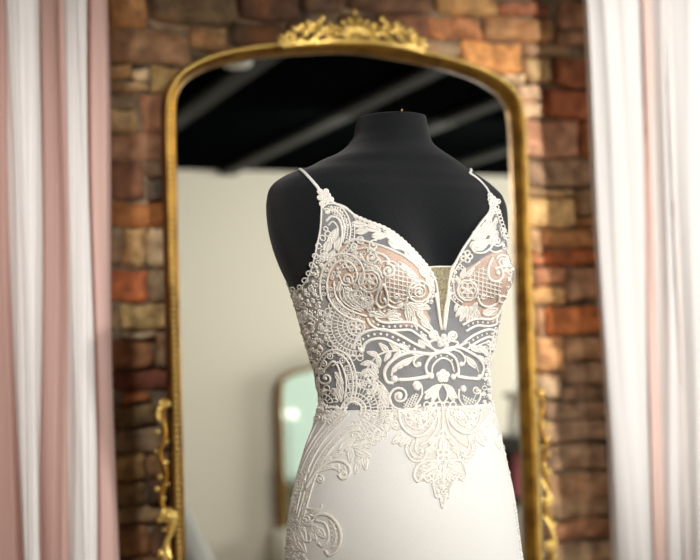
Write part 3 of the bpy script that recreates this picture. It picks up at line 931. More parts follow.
cord([(435, 440), (441, 430), (447, 440), (441, 436), (435, 440)], 1.8); leaf(441, 452, 441, 438, .3, 1.6)
for l in ((428, 446, 436, 438), (454, 446, 447, 438), (424, 452, 433, 448), (458, 452, 449, 448)): leaf(*l, .3, 1.5)
channel([(411, 440), (407, 450), (412, 459), (420, 459), (423, 452)], 4, 1.9, .8, 3); channel([(470, 440), (472, 450), (467, 459), (459, 458), (457, 451)], 4, 1.9, .8, 3)
bead(420, 452, 2.6); bead(459, 451, 2.4); cord([(416, 438), (414, 450), (419, 455)], 1.6); cord([(466, 436), (467, 448), (461, 454)], 1.6)
flower(441, 456, 7, 4, 1.9, 45); bead(441, 456, 2.2)
for q in ([(437, 461), (424, 462), (415, 468), (413, 477), (417, 482), (421, 477), (426, 482), (430, 479), (433, 486)], [(446, 461), (458, 461), (463, 468), (464, 477), (461, 481), (456, 477), (453, 482), (449, 484)], [(431, 484), (433, 492), (435, 498), (438, 496), (441, 508), (444, 498), (447, 497), (448, 490), (450, 484)]):
    cord(q, 2.2)
for l in ((438, 463, 424, 468), (436, 467, 422, 476), (436, 470, 432, 482), (445, 463, 458, 467), (446, 467, 460, 475), (446, 470, 451, 480), (441, 466, 441, 482)): leaf(*l, .25, 1.6)
scatter([(416, 468), (436, 463), (446, 463), (462, 468), (461, 478), (449, 484), (446, 494), (441, 502), (436, 494), (431, 484), (417, 479)], 4.2, (1.3, 2.2), 1.3)
# pendant leaf tips with free edges
for l in ((398, 430, 390, 420), (402, 436, 392, 444), (408, 438, 399, 446), (476, 430, 485, 440), (474, 434, 482, 446)): leaf(*l, .3, 1.8)
# left edge of the seam fan, scalloped over the crepe
cur[0] = 'hip_lace'
fan(354, 410, [12, 18, 24, 31, 37], 5, 92, w=1.3)
for (x, y) in ((356, 436), (363, 437), (370, 436), (377, 433), (384, 428), (388, 421), (394, 424)): ring(x, y, 3.2, 1.7, .8)
# hip channels
channel([(349, 412), (338, 424), (323, 441), (311, 462), (302, 488), (296, 515)], 5.5, 1.7, .9, 3.6, True)
channel([(362, 428), (350, 430), (337, 441), (324, 458), (314, 480), (307, 504), (303, 520)], 5.5, 1.9, .9, 3.6, True)
cord([(336, 412), (327, 424), (314, 444), (305, 464), (297, 492), (291, 522)], 1.4); cord([(330, 411), (319, 425), (307, 452)], 1.0)
for k in range(7):
    t = k / 6; ring(345 - 12 * t, 408 + 14 * t, 3, 1.1)
scatter([(318, 404), (352, 408), (340, 418), (326, 424), (316, 420)], 4.2, (1.3, 2.2), 1.1)
edge = [(315, 420), (306, 440), (299, 463), (293, 490), (289, 520), (288, 545), (287, 562)]
for p in arclen(crom(edge, 8), 3.2): ring(p[0] + 1.2, p[1], 1.9, 1.2)
scatter([(297, 470), (302, 468), (300, 490), (296, 510), (290, 508)], 4.4, (1.3, 2.1))
# leaf spray on the hip
for l in ((341, 452, 355, 439), (354, 448, 366, 442), (356, 453, 371, 457), (364, 456, 366, 470), (360, 462, 356, 474), (352, 450, 351, 463), (333, 456, 344, 453), (326, 462, 334, 456), (346, 452, 352, 446), (357, 458, 361, 466)): leaf(*l, .26, 1.7)
cord([(342, 455), (350, 450), (358, 452), (364, 458)], 1.5)
cord([(308, 490), (315, 478), (324, 467), (336, 461), (346, 463), (351, 470), (349, 477), (343, 479), (340, 475)], 3.0, off=.001)
cord([(318, 474), (328, 470), (337, 469), (342, 474)], 1.8)
scatter([(324, 470), (337, 463), (347, 466), (348, 474), (341, 474), (334, 468)], 3.4, (1.1, 1.7), 1.1)
spiral(322, 480, 4, 1.4, 250, 1, 1.8); spiral(344, 474, 4, 1.2, 0, 1, 1.8)
for (x, y) in ((303, 476), (309, 472), (306, 482), (301, 484)): ring(x, y, 2.7, 1.4, .8, 1)
# crescent low on the left
patch('lace_net', [(318, 516), (329, 515), (337, 523), (340, 536), (337, 548), (331, 553), (327, 550), (331, 540), (330, 530), (324, 521)], .0006, M['lacenet'])
cord([(315, 518), (322, 514), (331, 516), (339, 525), (342, 537), (339, 549), (331, 555), (327, 550)], 2.8, off=.001)
cord([(317, 521), (326, 523), (330, 532), (329, 541), (324, 546), (320, 543)], 2.2); cord([(331, 520), (336, 529), (337, 540), (333, 548)], 1.2)
for k in range(6): cord([(331 + .5 * k, 523 + 4.6 * k), (338 + .2 * k, 523 + 4.4 * k + 2)], .9, n=2)
cord([(304, 516), (308, 509), (316, 510), (322, 509), (324, 505)], 1.9); leaf(312, 513, 323, 508, .2, 1.3)
spiral(309, 520, 5.5, 1.7, 0, 1, 2.0); ring(309, 520, 6.5, 1.4)
for l in ((314, 526, 322, 534), (312, 530, 318, 540), (318, 528, 327, 538), (302, 528, 308, 542), (300, 540, 308, 552), (296, 532, 300, 546)): leaf(*l, .3, 1.6)
cord([(302, 530), (306, 540), (312, 541), (313, 534)], 2.0)
scatter([(292, 505), (304, 512), (306, 528), (300, 545), (308, 562), (287, 562), (288, 530)], 4.2, (1.4, 2.4), 1.3)
# sprigs down the right hip
cur[0] = 'front_applique'
for l in ((492, 408, 498, 420), (495, 420, 502, 430), (488, 412, 492, 424), (497, 432, 503, 442), (494, 440, 498, 450), (500, 446, 505, 456), (503, 452, 508, 466), (498, 436, 494, 446), (506, 462, 508, 474), (490, 420, 484, 428)): leaf(*l, .28, 1.5)
for p in arclen(crom([(492, 404), (497, 416), (502, 434)], 8), 4): ring(p[0] - 1, p[1], 2.2, 1.3)
cur[0] = 'side_lace'
for p in arclen(crom([(514, 505), (517, 522), (520, 545), (521, 562)], 8), 4): ring(p[0] - 1.5, p[1], 2.0, 1.2)
cur[0] = 'front_applique'
# hem of the sheer part where it meets the crepe
cord([(318, 408), (330, 411), (350, 411), (370, 411), (392, 410), (416, 409), (440, 407), (465, 406), (491, 404)], 1.3)

# the same guipure carried round the far side and the back of the bodice
sb = LACE['side_lace']
def round_back(t0, t1, n_, za=None, zb_=None, off=.0026):
    for _ in range(n_):
        t = random.uniform(t0, t1)
        top_ = float(np.interp(t, tt, zt))
        lo_, hi_ = (zw, top_) if za is None else (za, zb_)
        zc = random.uniform(lo_ + .004, hi_ - .002)
        rr = random.uniform(.0022, .0046)
        kk = random.random()
        m_ = 9
        aa = random.uniform(0, 6.28)
        q = []
        for i in range(m_):
            w = 2 * math.pi * i / m_
            if kk < .5: du, dv = rr * math.cos(w), rr * math.sin(w)
            else: du, dv = 2.1 * rr * math.cos(w), .75 * rr * math.sin(w)
            q.append((du * math.cos(aa) - dv * math.sin(aa), du * math.sin(aa) + dv * math.cos(aa)))
        P3 = [Vector(body(np.array([t + u / .13]), np.array([zc + w]), 1, off)[0]) for u, w in q]
        c0 = Vector(body(np.array([t]), np.array([zc]), 1, off)[0])
        nn = Vector((c0.x - AX.x, c0.y - AX.y, 0)).normalized()
        sb.tube(P3, .0011, [nn] * m_, .75, 5, True)
tR = th_z(506, 330)[0]; tL = th_z(298, 330)[0]
round_back(tR + .05, math.pi, 620); round_back(-math.pi, tL - .05, 420)
round_back(tR + .1, math.pi, 160, zw - .05, zw + .01, .0052); round_back(-math.pi, tL - .1, 130, zw - .05, zw + .01, .0052)

for k, mbd in LACE.items():
    mbd.build(k, M['lace'], gown)

# spaghetti straps: over the shoulder from lace tip to the back edge
def strap(front, top, backth, backz):
    P3, N3 = [], []
    for q in crom(front, 5):
        p, n = surf(q[0], q[1], .0002)
        P3.append(p); N3.append(n)
    t0, z0 = th_z(*front[-1])
    # straight back over the shoulder ridge, then down the back of the form
    last = P3[-1]
    for k_ in range(1, 13):
        q = last + (dh + r0 * .12) * (.007 * k_)
        loc, n, i_, dd = BV.ray_cast(Vector((q.x, q.y, last.z + .15)), Vector((0, 0, -1)))
        if loc is None or loc.z < last.z - .05: break
        n = n if n.z > 0 else -n
        P3.append(Vector(loc) + n * .002); N3.append(n)
    q = P3[-1]
    z1_ = q.z
    for zz_ in np.linspace(z1_ - .012, backz, 22):
        loc, n, i_, dd = BV.ray_cast(Vector((q.x, q.y, zz_)) - FRONT * .5, FRONT)
        if loc is None: continue
        n = outn(loc, n)
        P3.append(Vector(loc) + n * .002); N3.append(n)
    m = MB(); m.tube(P3, .0026, N3, .6, 8); m.build('strap', M['crepe'], gown)
strap([(323, 196), (317, 187), (309, 178), (303, 172), (298, 169.5), (293, 169.5)], 0, math.radians(-150), zback)
strap([(490, 197), (486, 189), (480, 182), (474, 177), (469, 174)], 0, math.radians(150), zback)

# ------------------------------------------------------------------ the gilt mirror
GX0 = on_y(170.5, 250, MY - .03).x; GX1 = on_y(529.5, 250, MY - .03).x
gc = (GX0 + GX1) / 2; hw = (GX1 - GX0) / 2
left_pts = [(170.5, 150), (170, 120), (171, 97), (176, 82), (186, 70), (200, 61.5), (218, 54.5), (250, 47.5), (299, 42.5), (350, 41)]
prof = []
for q in left_pts:
    p = on_y(q[0], q[1], MY - .03)
    prof.append((p.x, p.z))
xc = None
# symmetric half outline about gc
w0 = hw
xs0 = prof[0][0]
half = [((p[0] - xs0) * (w0 / (gc - xs0)) if gc > xs0 else 0, p[1]) for p in prof]
half = [(w0 - h, zq) for (h, zq) in half]      # distance from centre, z
half[-1] = (0, half[-1][1])
topz = half[-1][1]
L_ = [(-w0, .03), (-w0, .5), (-w0, 1.0), (-w0, 1.4), (-w0, 1.65), (-w0, 1.8), (-w0, 1.89)] + [(-a, zq) for a, zq in half]
R_ = [(-a, zq) for a, zq in L_[::-1]][1:]
outline = crom([(gc + a, zq) for a, zq in L_ + R_], 6)
def off2(q, d):
    return offs(q, d)   # +d -> inward (clockwise travel)
MIR = empty('gilt_mirror', (gc, MY, 0), 'large arched gilt mirror with beaded frame and scroll crest behind the dress form', 'mirror')
# profile: (inward offset, y forward of the wall)
secs = [(-.002, MY + .035), (-.006, MY + .02), (-.007, MY - .018), (-.003, MY - .028), (.008, MY - .030), (.011, MY - .036), (.014, MY - .037), (.018, MY - .033), (.023, MY - .016), (.026, MY - .006), (.027, MY + .004)]
v, f = [], []
for (o1, y) in secs:
    for q in off2(outline, -o1): v.append((q[0], y, q[1]))
n = len(outline)
mb1, mb2 = MB(), MB()
for j in range(len(secs) - 1):
    tgt = mb1 if j < 3 else mb2
    idx = [(j * n + i, j * n + i + 1, (j + 1) * n + i + 1, (j + 1) * n + i) for i in range(n - 1)]
    base_ = len(tgt.v)
    tgt.v += v[j * n:(j + 2) * n]
    tgt.f += [tuple((a - j * n) + base_ for a in q) for q in idx]
mb2.build('frame', M['gilt'], MIR)
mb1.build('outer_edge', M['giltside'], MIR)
bd = MB()
for q in arclen(off2(outline, -.003), .0138):
    bd.ball((q[0], MY - .035, q[1]), .0062, (0, -1, 0), .9, 10, 6)
bd.build('beading', M['giltbead'], MIR)
gl = off2(outline, -.026)
cpt = (gc, 1.0)
gv = [(q[0], MY, q[1]) for q in gl]
nh = len(gv) // 2
gq = [(i, len(gv) - 1 - i, len(gv) - 2 - i, i + 1) for i in range(nh) if len(gv) - 2 - i > i + 1]
gq.append((nh - 1, len(gv) - nh, nh)) if len(gv) % 2 else None
mesh_obj('glass', [(q[0], MY, max(q[2], .05)) for q in gv], gq, M['mirror'], MIR, False)
bk = off2(outline, -.004)
mesh_obj('backing', [(q[0], MY + .03, q[1]) for q in bk] + [(q[0], MY + .035, q[1]) for q in bk],
         [tuple(range(len(bk))), tuple(range(2 * len(bk) - 1, len(bk) - 1, -1))] + [(i, i + 1, len(bk) + i + 1, len(bk) + i) for i in range(len(bk) - 1)], M['giltside'], MIR, False)
b = MB(); b.box((gc - w0, MY - .03, 0), (gc + w0, MY + .035, .06), .006); b.build('bottom_rail', M['gilt'], MIR)

def yp(px, py, y=MY - .04):
    p = on_y(px, py, y); return (p.x, y, p.z)
def scroll3(mb, px, py, r, turns, a0, dirn, rad, tail=(), y=MY - .04):
    q = []
    n = int(turns * 12)
    for i in range(n + 1):
        t = i / n; rr = r * (1 - .8 * t); a = math.radians(a0) + dirn * t * turns * 6.283
        q.append((px + rr * math.cos(a), py + rr * math.sin(a)))
    if tail: q = crom(list(tail) + [q[0]], 5)[:-1] + q
    mb.tube([yp(a, b_, y) for a, b_ in q], rad, [(0, -1, 0)] * len(q), .8, 8)
    mb.ball(yp(px, py, y - .004), rad * 1.25, (0, -1, 0), 1, 10, 6)
cr = MB()
base_arc = [(282, 46), (300, 43.5), (325, 42), (350, 41.5), (375, 42.5), (400, 46), (425, 52)]
cr.tube([yp(a, b_) for a, b_ in crom(base_arc, 6)], .007, [(0, -1, 0)] * 37, .9, 8)
cr.ball(yp(354, 12.5, MY - .045), .0085, (0, -1, 0), 1, 14, 8)
cr.tube([yp(354, 40), yp(354, 28), yp(354, 17)], [.010, .007, .004], [(0, -1, 0)] * 3, .8, 8)
for sgn in (-1, 1):     # fluted shell
    for k in range(4):
        a = math.radians(-90 + sgn * (14 + 21 * k))
        e = (354 + 19 * math.cos(a) * 1.1, 38 + 19 * math.sin(a))
        cr.tube([yp(354 + 3 * sgn, 39), yp((354 + e[0]) / 2, (38 + e[1]) / 2 - 1, MY - .048), yp(*e)], [.003, .006, .0065], [(0, -1, 0)] * 3, .8, 8)
        cr.ball(yp(*e, MY - .046), .0075, (0, -1, 0), .9, 10, 6)
dy = lambda x: .00062 * (x - 350) ** 2 + .02 * (x - 350)      # the arch falls away to both sides
for sgn in (-1, 1):
    for (dx, up, r, rad) in ((24, 9, 7, .0055), (37, 12, 7, .006), (50, 11, 6, .0055), (62, 6, 5, .005)):
        x = 352 + sgn * dx
        scroll3(cr, x, 40.5 + dy(x) - up, r, 1.3, 90 + sgn * 40, sgn, rad, [(x + sgn * 14, 42 + dy(x + sgn * 14)), (x + sgn * 7, 42.5 + dy(x))])
    for (dx, up, r) in ((17, 6, .008), (22, 17, .0085), (30, 12, .010), (33, 20, .008), (43, 15, .009), (47, 7, .0095), (55, 12, .0085), (60, 5, .0075), (68, 4, .0085), (72, 2, .006)):
        x = 352 + sgn * dx
        cr.ball(yp(x, 41 + dy(x) - up, MY - .05), r * random.uniform(.75, 1), (random.uniform(-.5, .5), -1, random.uniform(-.3, .6)), .75, 10, 6)
    for (dx, up, L, a) in ((40, 14, 11, 40), (28, 18, 10, 20), (54, 10, 10, 50), (66, 4, 9, 70)):
        x = 352 + sgn * dx; y = 41 + dy(x) - up; aa = math.radians(-90 + sgn * a)
        cr.tube([yp(x, y), yp(x + L * .5 * math.cos(aa), y + L * .5 * math.sin(aa), MY - .055), yp(x + L * math.cos(aa), y + L * math.sin(aa))], [.004, .0085, .002], [(0, -1, 0)] * 3, .6, 8)
cr.build('crest', M['giltbead'], MIR)

# side scroll drops on the lower frame
def drop(xy, mir):
    m = MB()
    for (x, y, r) in xy:
        m.ball(yp(x, y, MY - .035), r, (mir * .3, -1, .3), .8, 12, 7)
    return m
dl = drop([(164, 402, .0085), (160, 417, .0075), (158, 432, .0055), (166, 441, .007), (157, 452, .006), (165, 462, .008), (160, 477, .0075), (157, 489, .007), (167, 484, .006), (163, 498, .006), (168, 512, .010), (160, 520, .008), (165, 530, .007), (163, 552, .011), (160, 568, .009)], -1)
scroll3(dl, 164, 405, 5, 1.2, 0, -1, .005, [(166, 425), (158, 418), (160, 408)])
scroll3(dl, 167, 516, 7, 1.4, 0, -1, .007, [(170, 560), (166, 545), (172, 530)])
scroll3(dl, 163, 555, 6, 1.2, 90, -1, .006)
dls = MB(); dls.tube([yp(*q) for q in crom([(167, 398), (162, 415), (165, 435), (160, 455), (166, 475), (161, 500), (168, 530), (166, 575)], 5)], .006, [(0, -1, 0)] * 36, .7, 8); dls.build('ornament_stem', M['gilt'], MIR)
dl.build('side_ornament', M['giltbead'], MIR)
dr = drop([(542, 392, .009), (541, 411, .0085), (543, 425, .0085), (549, 424, .006), (548, 439, .007), (542, 447, .006), (549, 454, .006), (542, 458, .0055), (549, 472, .008), (543, 480, .006), (547, 489, .010), (548, 502, .008), (553, 525, .010), (551, 541, .008), (554, 556, .009), (553, 572, .01)], 1)
drs = MB(); drs.tube([yp(*q) for q in crom([(537, 388), (543, 405), (540, 425), (546, 445), (542, 465), (548, 485), (545, 510), (552, 530), (549, 575)], 5)], .006, [(0, -1, 0)] * 41, .7, 8); drs.build('ornament_stem', M['gilt'], MIR)
scroll3(dr, 550, 545, 6, 1.3, 0, 1, .006, [(543, 515), (549, 525), (553, 535)])
scroll3(dr, 547, 500, 5, 1.3, 0, 1, .005, [(541, 480), (545, 488)])
dr.tube([yp(*q, MY - .035) for q in [(542, 392), (541, 411), (543, 425), (549, 424), (548, 439), (542, 447), (549, 454), (542, 458), (549, 472), (543, 480), (547, 489), (548, 502), (553, 525), (551, 541), (554, 556), (553, 572)]], .0025, [(0, -1, 0)] * 16, .8, 6)
dr.build('side_ornament', M['giltbead'], MIR)

# ------------------------------------------------------------------ curtains
def drape(name, edges, mat, y0, fold, parent, z0=.01, z1=ZC - .084, n=90, seed=0, bias=0):
    """hanging cloth between picture columns: edges = [(x at top, x at bottom)...] with y depth per key column"""
    rs = random.Random(seed)
    nz = 36
    v = []
    for j in range(nz):
        t = j / (nz - 1); zq = z1 + (z0 - z1) * t
        for i in range(n):
            u = i / (n - 1)
            k = u * (len(edges) - 1); a = min(int(k), len(edges) - 2); q = k - a
            q = q * q * (3 - 2 * q)
            e0, e1 = edges[a], edges[a + 1]
            xt = e0[0] + (e1[0] - e0[0]) * q; xb = e0[1] + (e1[1] - e0[1]) * q; dd = e0[2] + (e1[2] - e0[2]) * q
            x = xt + (xb - xt) * t
            v.append((x + .004 * math.sin(zq * 5 + u * 9 + seed), y0 - dd * (.8 + .25 * t) + .0025 * math.sin(u * 60 + seed + 2 * zq) + bias, zq))
    return mesh_obj(name, v, grid_faces(nz, n, False), mat, parent)

def wx(px, py, y): return on_y(px, py, y).x
def cols(y, lst):
    """lst of (picture x at y=0, picture x at y=560, fold depth) -> world columns extended to full height"""
    out = []
    for (a, b_, dd) in lst:
        p, q = on_y(a, 0, y - dd), on_y(b_, 560, y - dd)
        m = (q.x - p.x) / (q.z - p.z)
        out.append((p.x + m * (ZC - .08 - p.z), p.x + m * (0 - p.z), dd))
    return out
CY = 3.06
cl = empty('curtain', (wx(60, 300, CY), CY, 0), 'blush and white striped drape hanging left of the gilt mirror', 'curtain')
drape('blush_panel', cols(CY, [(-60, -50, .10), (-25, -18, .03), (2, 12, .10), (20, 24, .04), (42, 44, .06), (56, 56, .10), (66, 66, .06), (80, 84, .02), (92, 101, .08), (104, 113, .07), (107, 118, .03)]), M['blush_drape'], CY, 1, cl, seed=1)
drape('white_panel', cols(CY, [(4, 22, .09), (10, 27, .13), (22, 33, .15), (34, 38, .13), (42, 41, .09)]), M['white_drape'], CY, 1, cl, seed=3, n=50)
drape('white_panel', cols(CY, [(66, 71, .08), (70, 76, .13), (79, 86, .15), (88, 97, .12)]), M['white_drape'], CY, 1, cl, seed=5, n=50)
CY2 = 3.17
cr_ = empty('curtain', (wx(660, 300, CY2), CY2, 0), 'white drape with thin blush folds hanging right of the gilt mirror', 'curtain')
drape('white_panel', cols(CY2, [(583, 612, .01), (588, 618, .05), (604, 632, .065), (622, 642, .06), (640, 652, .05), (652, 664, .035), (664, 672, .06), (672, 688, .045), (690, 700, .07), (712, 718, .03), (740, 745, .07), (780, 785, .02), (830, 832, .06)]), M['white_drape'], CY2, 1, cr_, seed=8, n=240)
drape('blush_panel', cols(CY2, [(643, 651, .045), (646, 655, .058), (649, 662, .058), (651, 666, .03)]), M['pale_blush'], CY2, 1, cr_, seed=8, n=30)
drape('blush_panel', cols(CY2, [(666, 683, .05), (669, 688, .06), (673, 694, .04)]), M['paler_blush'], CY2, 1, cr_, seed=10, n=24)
for (xa, xb, lab) in ((X0 + .02, .62, 'dark metal rod carrying the left striped drape'), (1.5, 3.3, 'dark metal rod carrying the right white drape')):
    b = MB(); b.lathe([(.012, 0), (.012, xb - xa)], (xa, CY - .06, ZC - .07), 14, (1, 0, 0))
    for xx in (xa + .05, xb - .05): b.box((xx, CY - .066, ZC - .07), (xx + .012, CY - .054, ZC))
    for xx in (xa, xb): b.ball((xx, CY - .06, ZC - .07), .02)
    tag(b.build('curtain_rod', M['rod']), lab, 'curtain rod')

# ------------------------------------------------------------------ the room seen in the mirror
def refl(px, py, z):
    """place seen at this picture position in the mirror, at path depth z"""
    p = at_depth(px, py, z); return Vector((p.x, 2 * MY - p.y, p.z))
def refl_wall(px, py, Y):
    p = on_y(px, py, 2 * MY - Y); return Vector((p.x, Y, p.z))

# second gilt mirror leaning on the cream wall
SY = Y0 + .10
a = refl_wall(276, 440, SY); bt = refl_wall(280, 528, SY); tp = refl_wall(335, 360, SY)
w2, zb, zt_ = .86, bt.z, tp.z
xL = a.x + .02
m2 = empty('arched_mirror', (xL + w2 / 2, SY, 0), 'smaller arched gilt mirror reflected behind the dress, standing on a white ledge', 'mirror')
o2 = crom([(xL, zb), (xL, (zb + zt_) / 2), (xL + .005, zt_ - .17), (xL + .06, zt_ - .085), (xL + .2, zt_ - .04), (xL + w2 / 2, zt_ - .015), (xL + w2 - .2, zt_ - .04), (xL + w2 - .06, zt_ - .085), (xL + w2 - .005, zt_ - .17), (xL + w2, (zb + zt_) / 2), (xL + w2, zb)], 6)
LEAN = .10
def lean(x, y, zq): return (x, y - (zq - zb) * 0 + 0, zq)
v, f = [], []
s2 = [(0, SY - .05), (0, SY + .015), (.014, SY + .03), (.026, SY + .018), (.030, SY - .02)]
for (o1, y) in s2:
    for q in offs(o2, -o1): v.append((q[0], y, q[1]))
n = len(o2)
f = [(j * n + i, j * n + i + 1, (j + 1) * n + i + 1, (j + 1) * n + i) for j in range(len(s2) - 1) for i in range(n - 1)]
for i_, q_ in enumerate(v): v[i_] = (q_[0], q_[1] + (q_[0] - xL) * math.tan(math.radians(5.5)), q_[2])
mesh_obj('frame', v, f, M['giltside2'], m2)
q2 = offs(o2, -.027)
TL = .085
mesh_obj('glass', [(q[0], SY - .012 + (q[0] - xL) * math.tan(math.radians(5.5)), q[1]) for q in q2], [tuple(range(len(q2)))], M['mirror2'], m2, False)
b = MB()
xm = xL + w2 / 2
for k in range(-6, 7): b.ball((xm + k * .028, SY + .02, zt_ + .03 - abs(k) * .007), .022, (0, 1, 0), .7, 10, 6)
b.ball((xm, SY + .02, zt_ + .07), .03, (0, 1, 0), .7, 12, 7)
b.build('crest', M['gilt'], m2)
for (dz) in (0, 1):
    b = MB()
    for xx in ((xL - .01,) if dz == 0 else (xL + w2 + .01,)):
        b.tube([(xx + .008 * math.sin(k * 1.3), SY + .01, zb + k * .022) for k in range(20)], [.012 + .006 * (k % 3 == 0) for k in range(20)], None, .8, 8)
    b.build('side_ornament', M['gilt'], m2)
b = MB(); b.box((xL - .06, Y0 + .03, 0), (xL + w2 + .06, Y0 + .34, zb - .008), .008)
tag(b.build('white_plinth', M['white_paint']), 'white painted ledge carrying the smaller gilt mirror', 'ledge')

# gowns standing about
def other_gown(label, c, zt0, wid, hem, sash=False, seed=0):
    e = empty('bridal_gown', (c.x, c.y, 0), label, 'gown', None)
    n = 64
    pr = [(hem, .02), (hem * .86, .25), (hem * .66, .55), (hem * .45, .85), (wid * .56, zt0 - .48), (wid * .42, zt0 - .38), (wid * .46, zt0 - .28), (wid * .52, zt0 - .14), (wid * .50, zt0 - .06), (wid * .40, zt0)]
    v = []
    rs = random.Random(seed)
    ph = rs.random() * 6
    P_ = crom([(r, zq) for r, zq in pr], 4)
    for (r, zq) in P_:
        for k in range(n):
            t = 2 * math.pi * k / n
            fo = 1 + (.10 * math.sin(9 * t + ph) + .05 * math.sin(16 * t)) * max(0, 1 - zq / (zt0 - .45))
            v.append((c.x + r * fo * math.cos(t), c.y + r * .72 * fo * math.sin(t), zq))
    f = grid_faces(len(P_), n); f.append(tuple((len(P_) - 1) * n + k for k in range(n)))
    mesh_obj('gown_body', v, f, M['gown'], e)
    m = MB()
    for sx in (): m.tube([(c.x + sx * wid * .3, c.y + .05, zt0 - .01), (c.x + sx * wid * .25, c.y, zt0 + .10), (c.x + sx * wid * .3, c.y - .05, zt0 - .01)], .005)
    m.build('strap', M['gown'], e)
    if sash:
        m = MB(); m.lathe([(wid * .45, zt0 - .40), (wid * .47, zt0 - .38), (wid * .47, zt0 - .34), (wid * .46, zt0 - .32)], (c.x, c.y, 0), 40)
        m.build('sash', M['taupe'], e)
    return e
# display to the right: black counter with pink box, ivory gown hanging over it
c1 = refl(540, 445, 7.2)
cb = empty('black_cabinet', (c1.x, c1.y, 0), 'black cabinet reflected beside the right side of the dress', 'cabinet')
zc1 = refl(516, 436, 7.2).z; zc2 = refl(516, 450, 7.2).z
x_l = refl(499, 440, 7.2).x
b = MB(); b.box((x_l, c1.y - .22, zc2), (x_l + 1.0, c1.y + .2, zc1), .004); b.build('top', M['black'], cb, False)
b = MB(); b.box((x_l + .02, c1.y - .20, 0), (x_l + .98, c1.y - .17, zc2 - .001), .003); b.build('back_panel', M['black'], cb, False)
for xx in (x_l + .02, x_l + .95):
    for yy in (c1.y - .165, c1.y + .15):
        b = MB(); b.box((xx, yy, 0), (xx + .03, yy + .03, zc2 - .001), .003); b.build('leg', M['black'], cb, False)
zs1 = refl(516, 496, 7.2).z
b = MB(); b.box((x_l + .052, c1.y - .168, zs1 - .02), (x_l + .948, c1.y + .17, zs1), .003); b.build('shelf', M['black'], cb, False)
pb0 = refl(508, 470, 7.1); pb1 = refl(531, 470, 7.1)
ztp = refl(520, 453, 7.1).z
pk = empty('pink_box', ((pb0.x + pb1.x) / 2, c1.y, zs1), 'pink box with grey label on the shelf of the black cabinet', 'box')
b = MB(); b.box((x_l + .06, c1.y - .05, zs1 + .001), (x_l + .30, c1.y + .15, zc2 - .015), .004); b.build('carton', M['pinkbox'], pk, False)
b = MB(); b.box((x_l + .095, c1.y + .1502, zs1 + .075), (x_l + .215, c1.y + .152, zc2 - .045)); b.build('box_label', M['greycard'], pk, False)
g2 = refl(526, 540, 6.9)
sk = MB()
b = MB(); b.box((x_l + .07, c1.y - .1, .01), (x_l + .44, c1.y + .15, zs1 - .03), .02)
tag(b.build('white_chest', M['white_paint']), 'pale chest on the floor under the pink box', 'chest')
# folded gown bundle on the cabinet top
g3x = x_l + .22
e = empty('folded_gown', (g3x, c1.y, zc1), 'cream gown with taupe sash heaped on the black cabinet', 'gown')
n = 48; v = []
hh = refl(520, 330, 7.2).z - zc1
P_ = crom([(.21, 0.002), (.215, .05), (.205, .16), (.19, .22), (.15, .34), (.10, .48), (.06, .56), (.02, hh)], 5)
for (r, zq) in P_:
    for k in range(n):
        t = 2 * math.pi * k / n
        fo = 1 + .06 * math.sin(7 * t) + .04 * math.sin(13 * t + zq * 9)
        v.append((g3x + .02 + zq * .12 + r * fo * math.cos(t), c1.y + r * .8 * fo * math.sin(t), zc1 + zq))
f = grid_faces(len(P_), n); f.append(tuple((len(P_) - 1) * n + k for k in range(n))); f.append(tuple(range(n - 1, -1, -1)))
mesh_obj('gown_cloth', v, f, M['gown'], e)
m = MB(); m.tube([(g3x + .04 + .225 * math.cos(t), c1.y + .19 * math.sin(t), zc1 + .165 - .06 * math.cos(t)) for t in np.linspace(0, 6.283, 40, endpoint=False)], .022, None, .5, 8, True)
m.build('sash', M['taupe'], e)

# daylit window on the right wall and an added glowing one beyond the right drape, both with frames
def window(name, lo, hi, axis):
    b = MB(); t = .05
    (x0, y0, z0), (x1, y1, z1) = lo, hi
    if axis == 'x':
        for q in (((x0, y0, z0), (x1, y0 + t, z1)), ((x0, y1 - t, z0), (x1, y1, z1)), ((x0, y0 + t, z0), (x1, y1 - t, z0 + t)), ((x0, y0 + t, z1 - t), (x1, y1 - t, z1))): b.box(*q)
        xm_ = (x0 + x1) / 2; pv = [(xm_, y0 + t, z0 + t), (xm_, y1 - t, z0 + t), (xm_, y1 - t, z1 - t), (xm_, y0 + t, z1 - t)]
    else:
        for q in (((x0, y0, z0), (x0 + t, y1, z1)), ((x1 - t, y0, z0), (x1, y1, z1)), ((x0 + t, y0, z0), (x1 - t, y1, z0 + t)), ((x0 + t, y0, z1 - t), (x1 - t, y1, z1)), (((x0 + x1) / 2 - .02, y0, z0 + t), ((x0 + x1) / 2 + .02, y1, z1 - t))): b.box(*q)
        ym_ = (y0 + y1) / 2; pv = [(x0 + t, ym_, z0 + t), (x1 - t, ym_, z0 + t), (x1 - t, ym_, z1 - t), (x0 + t, ym_, z1 - t)]
    o = b.build(name, M['white_paint'], None, False); o['kind'] = 'structure'
    g_ = mesh_obj('pane', pv, [(0, 1, 2, 3)], M['dayglass'], None, False); g_.parent = o
window('window_1', (X1 - .05, -1.6, .7), (X1 - .001, 1.6, 2.3), 'x')
window('added_glow_window', (3.0, WY - .06, .12), (5.9, WY - .02, 2.1), 'y')  # added glowing pane, gives the smaller mirror a pale green reflection

